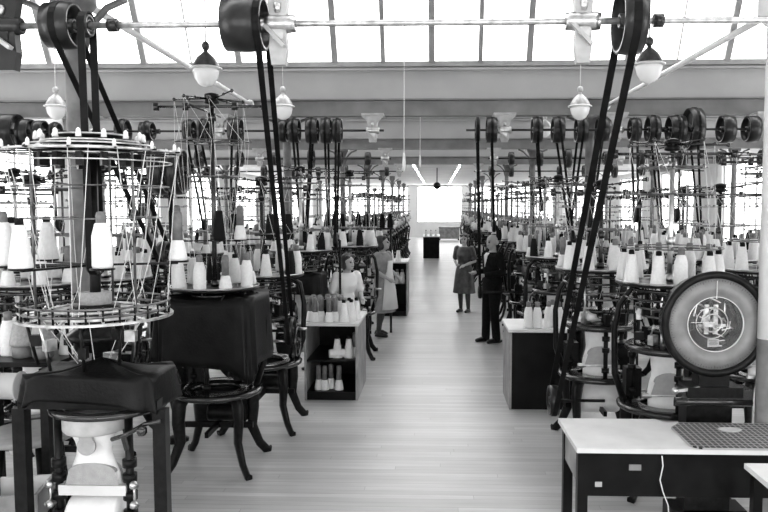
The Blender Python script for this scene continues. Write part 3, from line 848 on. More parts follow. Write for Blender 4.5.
for i, (px, r, qx, qy, Y) in enumerate([(58, .12, 60, 225, 10.6), (125, .16, 133, 215, 10.8), (149, .13, 143, 210, 9.3), (191, .15, 205, 225, 11.5), (205, .16, 222, 232, 11.5), (237, .17, 232, 222, 9.6), (295, .16, 304, 250, 9.6), (313, .165, 306, 238, 11.2), (327, .165, 329, 235, 11.0), (338, .16, 336, 240, 9.5),
                                      (477, .16, 480, 292, 11.15), (491, .165, 494, 226, 11.7), (536, .165, 541, 205, 11.0), (557, .165, 572, 238, 9.5), (580, .165, 566, 250, 10.9), (601, .16, 588, 240, 9.3), (633, .15, 636, 215, 9.4), (651, .18, 662, 240, 11.2), (674, .18, 676, 215, 10.02), (691, .28, 700, 230, 11.4)]):
    p = at(qx, qy, Y)
    side_ = 'left' if px < 440 else 'right'
    k = i+1 if i < 10 else i-9
    belt((X(px, yb), yb, ZS), r, p, .09, .032, 'black drive belt, %s from the %s on the second shaft %s of the aisle' % (ORD[k], 'far left' if px < 440 else 'aisle', side_), 'belts from the second %s shaft' % side_)
    if px == 477:
        driven(RR[2], p.x, p.y, p.z, .09, .06); continue
    cs = thing('countershaft_pulley', 'small black driven pulley below the %s belt on the %s side' % (ORD[k], side_), 'pulley', p, 0, 'countershaft pulleys %s' % side_)
    obj('wheel', pulley_mesh(.09, .06, 4), 'pulley', cs)
    obj('stand_rod', MB().cyl((.05, 0, 0), (.05, 0, -p.z), .016, n=6).cyl((0, 0, 0), (.05, 0, 0), .014, n=6).lathe([(.1, 0), (.1, .02), (.02, .04)], 10, Matrix.Translation((.05, 0, -p.z))), 'iron', cs)
# pair of big dark wheels standing over the left rows
pw = at(170, 172, 6.6)
cw = thing('countershaft_pulley', 'pair of large dark wheels on a post over the left rows', 'pulley', pw)
for dx in (-.075, .075):
    obj('wheel', pulley_mesh(.2, .1, 5), 'pulley', cw, (dx, 0, 0))
obj('stand_rod', MB().cyl((0, 0, -pw.z), (0, 0, 0), .022, n=8).cyl((-.16, 0, 0), (.16, 0, 0), .018, n=8).lathe([(.12, 0), (.12, .02), (.03, .05)], 12, Matrix.Translation((0, 0, -pw.z))), 'iron', cw)

# ---------------------------------------------------------------- nearest left machine: post legs, open fabric frame, wide thread rings
HOLD = (150, 185, 215, 245, 300, 20)
def near_left():
    cx, cy, FX = -1.89, 4.0, at(95, 460, 3.86).x+1.89; PX = at(96, 460, 4.2).x+1.89
    o = thing('knitting_machine', 'knitting machine on square posts under wide bright thread rings, half draped in black cloth', 'knitting machine', (cx, cy, 0), 0, 'knitting machines of the row along the left of the aisle')
    L = lambda px, py, Y: at(px, py, Y)-Vector((cx, cy, 0))
    for lx in (at(23, 460, 3.76).x-cx, at(162, 460, 3.76).x-cx):
        obj('leg', MB().box((lx, -.24, .552), (.068, .065, 1.104)).box((lx, -.2, .02), (.1, .3, .04)), 'iron', o)
    obj('rear_pedestal', MB().box((PX, .2, .552), (.14, .07, 1.104)).box((PX, .2, .02), (.3, .16, .04)), 'iron', o)
    obj('bed_plate', MB().box(((at(23, 460, 3.76).x+at(162, 460, 3.76).x)/2-cx, -.1, 1.13), (.74, .36, .05)), 'iron', o)
    obj('cylinder_rim', MB().lathe([(.25, 1.065), (.305, 1.07), (.31, 1.09), (.30, 1.10), (.25, 1.10)], 40, Matrix.Translation((.1, -.08, 0)), closed=True), 'iron2', o)
    obj('fabric_drum', MB().lathe([(.155, .955), (.168, .97), (.168, 1.055), (.155, 1.065)], 28, Matrix.Translation((FX, -.12, 0))), 'pale_iron', o)
    pr = [(.125, .7, .95), (.105, .6, .90), (.095, .5, .86), (.1, .4, .82), (.12, .33, .77), (.14, .27, .72), (.147, .22, .66)]
    vs = []; n = 28
    for r, f, z in pr:
        for j in range(n):
            a = 2*PI*j/n; vs.append((FX+r*math.cos(a), -.14+r*math.sin(a)*f, z))
    fs = [(i*n+j, i*n+(j+1) % n, (i+1)*n+(j+1) % n, (i+1)*n+j) for i in range(len(pr)-1) for j in range(n)]
    fb = obj('fabric_tube', MB().add(vs, fs, True), 'knit', o)
    sv = []; m = 16
    for y in (-.182, -.098):
        for i in range(m+1):
            a = PI*i/m; sv.append((FX+.128*math.cos(a), y, .735+.05*math.sin(a)))
        sv += [(FX-.146, y, .665), (FX+.146, y, .665)]
    k = m+3
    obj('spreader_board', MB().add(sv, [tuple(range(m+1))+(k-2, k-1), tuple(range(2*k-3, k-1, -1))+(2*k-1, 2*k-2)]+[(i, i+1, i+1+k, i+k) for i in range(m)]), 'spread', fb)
    ck = MB().box((FX, -.232, .935), (.075, .012, .06)); ck.lathe([(.05, -.007), (.05, .007)], 20, Matrix.Translation((FX, -.23, .895)) @ AY, smooth=False)
    obj('neck_clip', ck, 'spread', fb)
    obj('spreader_bar', MB().box((FX, -.15, .635), (.37, .07, .055)), 'wood_pale', o)
    obj('cloth_roll', MB().lathe([(.02, -.14), (.11, -.14), (.12, -.12), (.12, .12), (.11, .14), (.02, .14)], 26, Matrix.Translation((FX, -.12, .47)) @ AX), 'knit', o)
    for sx in (-1, 1):
        x = FX+sx*.195
        rd = MB().cyl((x, -.15, .3), (x, -.15, 1.06), .022, n=10)
        for z in (.5, .6, .7, .78): rd.lathe([(.02, -.022), (.038, -.022), (.038, .022), (.02, .022)], 12, Matrix.Translation((x, -.15, z)), closed=True)
        obj('guide_rod', rd, 'iron', o)
        kb = MB()
        kb.cyl((x+sx*.035, -.18, .56), (x+sx*.035, -.18, .67), .008, n=6)
        for z in (.56, .67): kb.ball((x+sx*.035, -.19, z), .024, 8).cyl((x, -.15, z), (x+sx*.06, -.2, z), .01, n=6)
        obj('clamp_screw', kb, 'steel', o)
        obj('cross_rail', MB().bar((FX+sx*.195, -.15, .35), (PX, .2, .35), .03, .05), 'iron', o)
    lv = MB().tube([(.17, -.22, .93), (.27, -.26, .97), (.37, -.27, 1.03), (.46, -.28, 1.05)], .013, 6).ball((.36, -.29, 1.0), .03, 8).bar((.24, -.24, .95), (.24, -.2, .87), .02)
    obj('take_up_lever', lv, 'iron2', o)
    # works above the cover: dark stacks under the rings
    wk = MB().cyl((0, 0, 1.1), (0, 0, 2.5), .03, n=10)
    wk.lathe([(.05, 1.36), (.12, 1.37), (.12, 1.42), (.16, 1.43), (.16, 1.46), (.09, 1.5), (.09, 1.58), (.13, 1.6), (.13, 1.62), (.04, 1.63)], 22)
    obj('centre_pole', wk, 'iron', o)
    q = random.Random(3)
    for i in range(9):
        a = 2*PI*i/9; r = q.uniform(.16, .3)
        s = MB().box((r*math.cos(a), r*math.sin(a), q.uniform(1.38, 1.5)), (.06, .04, .06), a)
        s.cyl((r*math.cos(a), r*math.sin(a), 1.3), (r*math.cos(a)*1.2, r*math.sin(a)*1.2, 1.58), .009, n=5).ball((r*math.cos(a), r*math.sin(a), 1.53), .02, 6)
        obj('stop_lever', s, 'steel' if i % 3 == 0 else 'iron', o)
    rg = [(.40, 1.56, .016), (.385, 1.6, .008), (.31, 1.575, .012), (.23, 1.6, .009), (.39, 1.64, .006)]
    for r, z, t in rg:
        m_ = MB()
        if t > .011: m_.annulus(r-.016, r+.01, z-.006, z+.006, 48)
        else: m_.ring(r, t, z, 48, 6)
        obj('thread_ring', m_, 'rod' if t > .008 else 'ring', o)
    sp = MB()
    for i in range(12):
        a = 2*PI*i/12; sp.bar((.1*math.cos(a), .1*math.sin(a), 1.61), (.40*math.cos(a), .40*math.sin(a), 1.57), .012, .008)
    obj('ring_spokes', sp, 'rod', o)
    pg = MB()
    for i in range(30):
        a = 2*PI*i/30; pg.cyl((.387*math.cos(a), .387*math.sin(a), 1.55), (.387*math.cos(a), .387*math.sin(a), 1.65), .006, n=5)
    obj('thread_pins', pg, 'iron', o)['kind'] = 'stuff'
    obj('yarn_drum', MB().lathe([(.02, 1.6), (.085, 1.6), (.085, 1.69), (.02, 1.69)], 20), 'yarn_grey', o)
    # top: stacked plates and a wide thin ring with eyelets
    for i, (r, z) in enumerate([(.24, 2.44), (.21, 2.475), (.25, 2.505), (.19, 2.54)]):
        obj('top_plate', MB().lathe([(.02, z-.008), (r, z-.008), (r+.004, z), (r, z+.008), (.02, z+.008)], 36), 'iron' if i % 2 else 'iron2', o)
        obj('plate_rim', MB().ring(r, .006, z+.006, 36, 5), 'rod', o)
    obj('top_ring', MB().ring(.46, .007, 2.455, 48, 6).ring(.42, .004, 2.40, 44, 5).ring(.33, .005, 2.49, 40, 5), 'rod', o)
    am = MB(); ey = MB(); tips = []
    for i in range(14):
        a = 2*PI*i/14; c, s = math.cos(a), math.sin(a)
        am.bar((.1*c, .1*s, 2.46), (.49*c, .49*s, 2.455), .008, .008)
        am.box((.26*c, .26*s, 2.41), (.045, .03, .07), a)
        tips.append((.46*c, .46*s, 2.455))
        ey.lathe([(.011, 0), (.009, .03), (.003, .04)], 8, Matrix.Translation((.46*c, .46*s, 2.46)))
        ey.lathe([(.016, 0), (.012, .035), (.004, .045)], 8, Matrix.Translation((.27*c, .27*s, 2.52)))
    obj('guide_arms', am, 'iron', o)
    obj('eyelets', ey, 'white_paint', o)['kind'] = 'stuff'
    fr = MB()
    for i in range(3):
        a = PI/4+i*2*PI/3+.9; fr.cyl((.3*math.cos(a), .3*math.sin(a), 1.58), (.3*math.cos(a), .3*math.sin(a), 2.48), .007, n=6)
    fr.ring(.36, .004, 2.1, 40, 5).ring(.4, .004, 2.27, 40, 5)
    obj('tie_rods', fr, 'ring', o)
    t = MB()
    for i in range(20):
        a = 2*PI*i/20+.1; b = a+q.uniform(-.5, .5); r0 = q.choice((.46, .46, .33, .42)); r1 = q.choice((.385, .385, .3, .23))
        p0 = (r0*math.cos(a), r0*math.sin(a), 2.47); p1 = (r1*math.cos(b), r1*math.sin(b), 1.59)
        threads(t, p0, p1, .0024, q.choice((0, 0, .06, .2)))
    for i in range(10):
        a = 2*PI*i/10; threads(t, (.3*math.cos(a), .3*math.sin(a), 1.6), (.1*math.cos(a), .1*math.sin(a), 1.3), .0024)
    obj('yarn_threads', t, 'thread', o)['kind'] = 'stuff'
    ha = MB()
    for i, an in enumerate(HOLD):
        c, s = math.cos(R(an)), math.sin(R(an)); ha.bar((0, 0, 1.84), (.44*c, .44*s, 1.84), .014, .012)
        ha.lathe([(.001, 1.846), (.06, 1.846), (.06, 1.855), (.001, 1.855)], 14, Matrix.Translation((.44*c, .44*s, 0)))
    obj('bobbin_arms', ha, 'iron', o)
    return o
L1 = near_left()
driven(L1, X(93, 4.0), 4.0, 1.85, .06, .05)
belt((X(92, ya), ya, ZA), .06, (X(94, 4.0), 4.0, 1.85), .06, .04, 'narrow upright black belt in front of the grey column', 'belts from the skylight shaft')
for i, an in enumerate(HOLD):
    place_pack(['cone', 'cone', 'bottle', 'cone', 'bottle', 'bobbin'][i], (-1.89+.44*math.cos(R(an)), 4.0+.44*math.sin(R(an)), 1.856), 'yarn on a bobbin arm above the bright thread rings, %s from the left' % ['second', 'first', 'third', 'fourth', 'fifth', 'sixth'][i], 'yarn above the bright thread rings')

# ---------------------------------------------------------------- draped cloths
def drape(name, label, cx, cy, hx, hy, zt, drop, seed, peak=.05, m='dark_cloth', sagfront=.05, group=None):
    """cloth lying over a rectangular top and hanging down its sides in folds"""
    q = random.Random(seed); ph_ = [q.uniform(0, 6.28) for _ in range(6)]
    N, K = 72, 15; vs = []
    for i in range(N):
        a = 2*PI*i/N
        c, s = math.cos(a), math.sin(a)
        e = .28
        ux = math.copysign(abs(c)**e, c)*hx; uy = math.copysign(abs(s)**e, s)*hy
        for j in range(K+1):
            t = j/K
            if t < .4:
                f = t/.4; x, y = ux*f, uy*f
                z = zt+peak*(1-f)**2*math.cos(f*2)-.015*f*f+.012*math.sin(7*a+ph_[0])*f
                z += .02*math.sin(3*x/hx+ph_[1])*math.sin(2.5*y/hy+ph_[2])*(1-f)
            else:
                f = (t-.4)/.6
                fold = (.03*math.sin(9*a+ph_[3])+.02*math.sin(17*a+ph_[4]))*f
                x, y = ux*(1+fold*1.4+.05*f), uy*(1+fold*1.6+.06*f)
                d = drop*(1+.16*math.sin(2*a+ph_[5])+.06*math.sin(5*a))
                z = zt-.015+.012*math.sin(7*a+ph_[0])-d*f+sagfront*0
            vs.append((cx+x, cy+y, z))
    fs = []
    for i in range(N):
        for j in range(K):
            p = (i+1) % N; fs.append((i*(K+1)+j, p*(K+1)+j, p*(K+1)+j+1, i*(K+1)+j+1))
    mb = MB().add(vs, fs, True)
    o = obj(name, mb, m)
    md = o.modifiers.new('thick', 'SOLIDIFY'); md.thickness = .006; md.offset = 1
    return tag(o, label, 'cloth', group)
drape('dust_cover', 'black cloth draped over the bed of the machine on square posts', (at(23, 460, 3.76).x+at(162, 460, 3.76).x)/2, 3.90, .36, .2, 1.29, .16, 4, .05)
drape('dust_cover', 'big black cloth covering the head of the tall creel machine', -1.84, 6.02, .395, .375, 1.45, .56, 9, .04)
drape('dust_cover', 'small dark cloth over a machine behind the bobbin cabinet', -1.75, 9.4, .3, .28, 1.31, .28, 12, .06)

# ---------------------------------------------------------------- bobbin cabinets
def cabinet(name, label, x0, x1, y0, y1, h, open_=True, shelf=.45, top='wood_pale', body='wood_dark', side='wood_mid'):
    o = thing(name, label, 'cabinet', ((x0+x1)/2, (y0+y1)/2, 0), 0)
    w, d = x1-x0, y1-y0
    obj('top', MB().box((0, 0, h-.015), (w+.03, d+.03, .03)), top, o)
    for s in (-1, 1): obj('side_panel', MB().box((s*(w/2-.012), 0, (h-.03)/2), (.024, d, h-.03)), side, o)
    obj('back_panel', MB().box((0, d/2-.01, (h-.03)/2), (w-.05, .02, h-.03)), body, o)
    obj('bottom_board', MB().box((0, -.01, .08), (w-.05, d-.04, .024)).box((0, -d/2+.02, .035), (w-.05, .02, .07)), body, o)
    if open_:
        obj('shelf', MB().box((0, -.01, shelf), (w-.05, d-.04, .022)), body, o)
    else:
        obj('front_panel', MB().box((0, -d/2+.01, (h-.03)/2+.02), (w-.05, .02, h-.09)), body, o)
    return o
CA = (-1.47, -.875, 8.05, 9.0, .865)
cabinet('bobbin_cabinet', 'open wooden bobbin cabinet with pale top beside the left rows', *CA, shelf=.44)
CB = (.77, 1.40, 7.75, 8.48, .86)
cabinet('bobbin_cabinet', 'closed dark wooden chest with pale top right of the aisle', *CB, open_=False)
CC = (-1.16, -.575, 14.3, 15.2, 1.07)
cabinet('bobbin_cabinet', 'tall open bobbin cabinet behind the standing woman in grey', *CC, shelf=.62)
CD = (-.56, .10, 30.0, 32.3, .9)
cabinet('bobbin_cabinet', 'far dark chest with white top standing in the aisle', *CD, open_=False, top='white_paint', side='wood_dark')
# far bench under the end windows
fb = thing('work_bench', 'dark bench under the far end windows', 'bench', (.75, 46, 0))
obj('bench_top', MB().box((0, 0, .78), (1.3, .9, .05)), 'wood_dark', fb)
obj('front_board', MB().box((0, -.4, .42), (1.24, .04, .66)), 'wood_mid', fb)
for sx in (-1, 1):
    for sy in (-1, 1): obj('leg', MB().box((sx*.58, sy*.34, .38), (.08, .08, .76)), 'wood_dark', fb)
n = 0
def row_of(kind, pts, z, lab, grp, tilt=None):
    for i, (x, y) in enumerate(pts): place_pack(kind, (x, y, z), lab % ORD[i+1], grp, rnd.random()*6, tilt[i] if tilt else None)
zt = CA[4]+.001
row_of('cone', [(-1.04, 8.16), (-.96, 8.2), (-1.0, 8.34), (-.92, 8.36)], zt, 'white cone at the aisle corner of the open cabinet top, %s from the camera', 'cones on the open cabinet')
row_of('bobbin', [(-1.42, 8.2), (-1.36, 8.13), (-1.30, 8.2), (-1.2, 8.12), (-1.14, 8.17), (-1.42, 8.4), (-1.34, 8.36), (-1.26, 8.42), (-1.18, 8.34), (-1.1, 8.4)], zt, 'half-used grey bobbin standing on the open cabinet top, %s of the cluster', 'bobbins on the open cabinet')
row_of('dark', [(-1.25, 8.28), (-1.17, 8.22)], zt, 'black cone among bobbins on the open cabinet top, %s from the left', 'black cones on the open cabinet')
row_of('bottle', [(-1.09, 8.26), (-1.39, 8.29)], zt, 'full white bobbin on the open cabinet top, %s from the aisle', 'full bobbins on the open cabinet')
row_of('cone', [(-1.12, 8.2), (-.99, 8.2)], .452, 'white cone standing on the middle cabinet shelf, %s from the left', 'cones in the open cabinet')
place_pack('bottle', (-1.21, 8.16, .452+.052), 'white bobbin lying down on the middle cabinet shelf', 'cones in the open cabinet', 0, (0, PI/2, .3))
place_pack('bobbin', (-.93, 8.26, .452), 'grey bobbin at the aisle end of the middle cabinet shelf', 'cones in the open cabinet')
row_of('bobbin', [(-1.33, 8.18), (-1.26, 8.16), (-1.2, 8.24), (-1.1, 8.17)], .093, 'grey bobbin with white foot on the bottom cabinet shelf, %s from the left', 'bobbins on the bottom cabinet shelf')
zt = CB[4]+.001
row_of('bottle', [(.98, 7.86), (1.07, 7.84), (1.2, 7.9), (1.3, 7.86), (1.26, 8.04)], zt, 'white bobbin with dark tip on the closed chest, %s from the aisle', 'bobbins on the closed chest')
zt = CC[4]+.001
row_of('cone', [(-.76, 14.45), (-.9, 14.5)], zt, 'white cone on the tall cabinet behind the grey-clad woman, %s from the aisle', 'cones on the tall cabinet')
row_of('bottle', [(-.78, 14.42), (-.68, 14.42), (-.9, 14.5)], .632, 'bobbin inside the tall cabinet behind the grey-clad woman, %s from the camera', 'bobbins in the tall cabinet')
row_of('cone', [(-.45, 30.2), (-.25, 30.3), (-.05, 30.2)], CD[4]+.001, 'white cone on the far chest in the aisle, %s from the left', 'cones on the far chest')

# ---------------------------------------------------------------- desk and dial scale
ZD = .76
xl = .815
dk = thing('work_table', 'long pale-topped table in front of the dial scale', 'table', (xl, 4.23, 0))
D1 = .61
obj('tabletop', MB().add([(0, 0, ZD-.028), (1.9, 0, ZD-.028), (1.9, D1-.07, ZD-.028), (.66, D1-.07, ZD-.028), (.63, D1, ZD-.028), (-.01, D1, ZD-.028),
                          (0, 0, ZD), (1.9, 0, ZD), (1.9, D1-.07, ZD), (.66, D1-.07, ZD), (.63, D1, ZD), (-.01, D1, ZD)],
                         [(5, 4, 3, 2, 1, 0), (6, 7, 8, 9, 10, 11)]+[(i, (i+1) % 6, (i+1) % 6+6, i+6) for i in range(6)]), 'wood_pale', dk)
obj('apron', MB().box((.95, .035, ZD-.16), (1.8, .024, .262)), 'wood_dark', dk)
obj('apron', MB().box((.03, .3, ZD-.13), (.024, .5, .2)), 'wood_mid', dk)
obj('apron', MB().box((.95, .5, ZD-.13), (1.8, .024, .2)), 'wood_dark', dk)
for x in (.04, 1.8):
    for y_ in (.045, .52): obj('leg', MB().box((x, y_, (ZD-.028)/2), (.06, .06, ZD-.03)), 'wood_dark', dk)
lb = at(637, 470, 4.21)
obj('paper_label', MB().box((lb.x-xl, .021, lb.z), (.07, .003, .035)), 'beam', dk)
lb = at(600, 487, 4.21)
obj('paper_label', MB().box((lb.x-xl, .021, lb.z), (.04, .003, .03)), 'fascia', dk)
p0 = [at(px, py, 4.215) for px, py in ((662, 456), (663, 466), (660, 480), (663, 492), (668, 505), (670, 530))]
tag(obj('string', MB().tube(p0, .0035, 6), 'cord'), 'thin white string hanging down the dark front of the table', 'string')
wp2 = at(752, 458, 4.15)
o = thing('wall_shelf_table', 'white topped table corner at the lower right edge', 'table', (1.72, 3.55, 0))
o.name = 'side_table'
obj('tabletop', MB().add([(0, 0, .70), (.7, 0, .70), (.7, .55, .70), (.14, .55, .70), (0, .55, .70), (0, 0, .73), (.7, 0, .73), (.7, .55, .73), (.14, .55, .73), (0, .55, .73)],
    [(4, 3, 2, 1, 0), (5, 6, 7, 8, 9)]+[(i, (i+1) % 5, (i+1) % 5+5, i+5) for i in range(5)]), 'wood_pale', o)
for x in (.05, .65):
    for y_ in (.05, .5): obj('leg', MB().box((x, y_, .35), (.05, .05, .70)), 'wood_dark', o)

sx, sy = at(712, 321, 4.95).x, 4.95
sz = at(712, 324.5, 4.88).z; RD = .35
sc = thing('dial_scale', 'big round dial weighing scale on a black pedestal', 'scale', (sx, sy, 0))
T = Matrix.Translation((0, 0, sz)) @ AY        # lathe z -> -y (towards the camera)
obj('drum', MB().lathe([(.02, -.13), (RD-.07, -.13), (RD-.03, -.1), (RD-.005, .04), (RD-.005, .065), (RD-.05, .065), (RD-.05, -.1), (.02, -.1)], 64, T, closed=True), 'iron2', sc)
obj('bezel', MB().lathe([(RD-.05, .06), (RD-.042, .078), (RD-.02, .084), (RD+.0, .074), (RD+.002, .055), (RD-.01, .045), (RD-.05, .05)], 72, T, closed=True), 'iron', sc)
obj('dial_face', MB().lathe([(.182, .066), (RD-.045, .066), (RD-.045, .058), (.182, .058)], 64, T, closed=True), 'dial_face', sc)
mk = MB()
for i in range(100):
    a = 2*PI*i/100; L_ = .02 if i % 5 == 0 else .01; r1 = RD-.055
    mk.bar((math.sin(a)*(r1-L_), -.067, sz+math.cos(a)*(r1-L_)), (math.sin(a)*r1, -.067, sz+math.cos(a)*r1), .0025 if i % 5 else .004, .002)
obj('graduations', mk, 'dial_mark', sc)['kind'] = 'stuff'
obj('inner_ring', MB().lathe([(.18, .055), (.184, .055), (.184, .07), (.18, .07)], 56, T, closed=True), 'white_paint', sc)
obj('window_backing', MB().lathe([(.001, -.05), (.185, -.05)], 40, T), 'dark_inside', sc)
mech = MB()
q = random.Random(2)
for i in range(34):
    a = q.uniform(0, 6.28); r = q.uniform(.02, .14); b = a+q.uniform(.1, .6); r *= 1.15; r2 = min(.168, r+q.uniform(-.05, .05))
    mech.bar((r*math.cos(a), q.uniform(-.03, .03), sz+r*math.sin(a)), (r2*math.cos(b), q.uniform(-.03, .03), sz+r2*math.sin(b)), q.uniform(.004, .014), .008)
mech.add(*ring_geo(.06, .006, Matrix.Translation((0, -.01, sz)) @ AY)).add(*ring_geo(.105, .004, Matrix.Translation((0, .0, sz)) @ AY))
mech.box((-.03, .02, sz+.02), (.03, .01, .2)).box((.03, .02, sz+.02), (.03, .01, .2)).box((0, .015, sz-.02), (.2, .01, .02))
obj('mechanism', mech, 'steel', sc)
obj('name_plate', MB().box((-.005, -.045, sz-.125), (.075, .004, .05)), 'fascia', sc)
pl_ = MB()
for i in range(4): pl_.box((-.005, -.0485, sz-.112-.009*i), (.058-.008*(i % 2), .002, .003))
obj('plate_lines', pl_, 'dial_mark', sc)
pn = MB().bar((-.155, -.052, sz+.01), (-.005, -.052, sz+.01), .01, .003).bar((0, -.069, sz+.17), (0, -.069, sz+RD-.06), .018, .002)
obj('pointer', pn, 'white_paint', sc)
def glass_mat():
    m = bpy.data.materials.new('clear_glass'); m.use_nodes = True; nt = m.node_tree; nt.nodes.clear()
    o_ = nt.nodes.new('ShaderNodeOutputMaterial'); mx = nt.nodes.new('ShaderNodeMixShader'); mx.inputs[0].default_value = .07
    t_ = nt.nodes.new('ShaderNodeBsdfTransparent'); g_ = nt.nodes.new('ShaderNodeBsdfGlossy'); g_.inputs['Roughness'].default_value = .02
    nt.links.new(t_.outputs[0], mx.inputs[1]); nt.links.new(g_.outputs[0], mx.inputs[2]); nt.links.new(mx.outputs[0], o_.inputs[0]); return m
M['glass'] = glass_mat()
obj('glass_cover', MB().lathe([(.001, .0665), (.181, .0665), (.181, .068), (.001, .068)], 40, T, smooth=False, closed=False), 'glass', sc)
obj('neck', MB().box((0, .0, sz-RD-.03), (.2, .14, .16)).box((0, 0, sz-RD-.1), (.36, .2, .07)), 'iron', sc)
obj('beam_box', MB().box((.02, 0, sz-RD-.12), (.46, .16, .07)).lathe([(.02, -.25), (.03, -.25), (.03, .25), (.02, .25)], 12, Matrix.Translation((0, -.06, sz-RD-.17)) @ AX), 'iron2', sc)
obj('pedestal', MB().box((-.02, .03, .45), (.3, .16, .86)), 'iron', sc)
obj('base', MB().box((0, .05, .06), (.5, .2, .12)), 'iron', sc)
obj('lever', MB().bar((-.25, -.09, sz-RD-.09), (-.1, -.08, sz-RD-.07), .02).ball((-.26, -.09, sz-RD-.09), .025, 8), 'steel', sc)
obj('side_handle', MB().bar((.22, -.05, sz-RD+.0), (.4, -.06, sz-RD-.0), .035, .02), 'steel', sc)
a0 = at(686, 430, 4.74); 
pf = MB().box((.0, 0, 0), (1.1, .5, .012))
po = obj('ribbed_plate', MB().add([(0, .05, 0), (.06, 0, 0), (1.1, 0, 0), (1.1, .5, 0), (.08, .5, 0), (0, .4, 0), (0, .05, .012), (.06, 0, .012), (1.1, 0, .012), (1.1, .5, .012), (.08, .5, .012), (0, .4, .012)],
    [(5, 4, 3, 2, 1, 0), (6, 7, 8, 9, 10, 11)]+[(i, (i+1) % 6, (i+1) % 6+6, i+6) for i in range(6)]), 'grid', None, (xl+.665, 4.225, ZD+.001))
tag(po, 'dark ribbed metal plate lying on the table below the dial scale', 'plate')
tag(obj('scoop_tray', MB().lathe([(.001, 0), (.06, 0), (.075, .012), (.07, .012), (.058, .004), (.001, .004)], 24, sy=.55), 'pale_iron', None, (at(733, 436, 4.5).x, 4.55, ZD+.014)), 'small pale tray on the ribbed plate', 'tray')

# ---------------------------------------------------------------- lower left corner: stool, trays, boxes, grey cones
st = thing('stool', 'wooden stool with a round worn seat behind the machine on square posts', 'stool', (-2.64, 4.62, 0))
obj('seat', MB().lathe([(.001, .66), (.26, .66), (.29, .675), (.29, .695), (.27, .705), (.001, .70)], 32), 'wood_mid', st)
for i in range(4):
    a = PI/4+i*PI/2; obj('leg', MB().cyl((.17*math.cos(a), .17*math.sin(a), .665), (.24*math.cos(a), .24*math.sin(a), 0), .024, .02, 8), 'wood_dark', st)
obj('stretcher', MB().ring(.205, .012, .3, 24, 6), 'wood_dark', st)
bx = thing('wooden_tray', 'shallow wooden tray box on a low trestle behind the left square post', 'box', (-2.43, 4.0, 0), .2)
obj('bottom', MB().box((0, 0, .43), (.4, .3, .02)), 'wood_mid', bx)
for s in (-1, 1):
    obj('side', MB().box((s*.2, 0, .5), (.02, .3, .16)), 'wood_mid', bx)
    obj('side', MB().box((0, s*.15, .5), (.42, .02, .16)), 'wood_pale' if s > 0 else 'wood_mid', bx)
for s in (-1, 1): obj('trestle', MB().box((s*.15, 0, .21), (.04, .26, .42)), 'wood_dark', bx)
rk = thing('spindle_rack', 'low dark rack carrying grey cones beside the draped machine', 'rack', (-2.70, 4.62, 0))
obj('rack_top', MB().box((.02, -.07, 1.2), (.74, .4, .03)), 'iron', rk)
for sx_ in (-1, 1):
    for sy_ in (-1, 1): obj('leg', MB().box((sx_*.34, sy_*.31-.0, .6), (.05, .05, 1.18)).box((sx_*.34, 0, 1.165), (.04, .66, .04)), 'iron', rk)
for i, (dx, dy, k) in enumerate([(.02, -.05, 'grey'), (.16, -.07, 'grey'), (.25, .07, 'cone'), (-.1, .0, 'bottle')]):
    if k == 'grey':
        g = thing('cone_stand', 'dark cup under the %s large grey cone' % ORD[i+1], 'stand', (-2.62+dx, 4.55+dy, 1.215), 0, 'cups under the grey cones')
        obj('cup', MB().lathe([(.05, 0), (.062, .01), (.068, .075), (.06, .078), (.05, .06), (.001, .055)], 18), 'barrel', g)
    place_pack(k, (-2.62+dx, 4.55+dy, 1.215+(.079 if k == 'grey' else .001)), ['large grey yarn cone, outer of two beside the draped machine', 'large grey yarn cone touching the draped machine cloth', 'white cone behind the large grey cones', 'white bobbin at the picture edge beside grey cones'][i], 'yarn on the low dark rack')
sp = at(8, 386, 4.1)
so = obj('thread_spool', MB().lathe([(.02, -.08), (.085, -.08), (.085, -.07), (.075, -.06), (.075, .06), (.085, .07), (.085, .08), (.02, .08)], 24, AX), 'fascia', None, (sp.x, 4.1, sp.z))
tag(so, 'fat pale thread spool lying sideways at the left picture edge', 'spool')
obj('axle', MB().cyl((-.12, 0, 0), (.1, 0, 0), .02, n=10), 'iron', so)
obj('stand_post', MB().box((-.1, 0, -sp.z/2), (.04, .05, sp.z)), 'iron', so)

# white cloth bundles and knitted pieces
def bundle(loc, r, label, seed):
    q = random.Random(seed); mb = MB()
    k, n = 10, 16; vs = []
    for i in range(k+1):
        for j in range(n):
            th = PI*i/k; a = 2*PI*j/n
            d = r*(1+.18*math.sin(3*a+seed+2*th)+.12*math.sin(5*a-th*3)+.08*math.sin(7*th+2*a))
            vs.append((d*1.25*math.sin(th)*math.cos(a), d*.9*math.sin(th)*math.sin(a), max(0, r*.45+d*.55*-math.cos(th))))
    fs = [(i*n+j, i*n+(j+1) % n, (i+1)*n+(j+1) % n, (i+1)*n+j) for i in range(k) for j in range(n)]
    return tag(obj('cloth_bundle', mb.add(vs, fs, True), 'blouse', None, loc), label, 'cloth', 'white cloth bundles')
bundle((1.34, 6.62, 1.125), .09, 'white cloth bundle on the second right-row machine behind the belt', 1)
bundle((1.62, 6.85, 1.125), .08, 'white cloth bundle on the second right-row machine nearer the dial', 2)

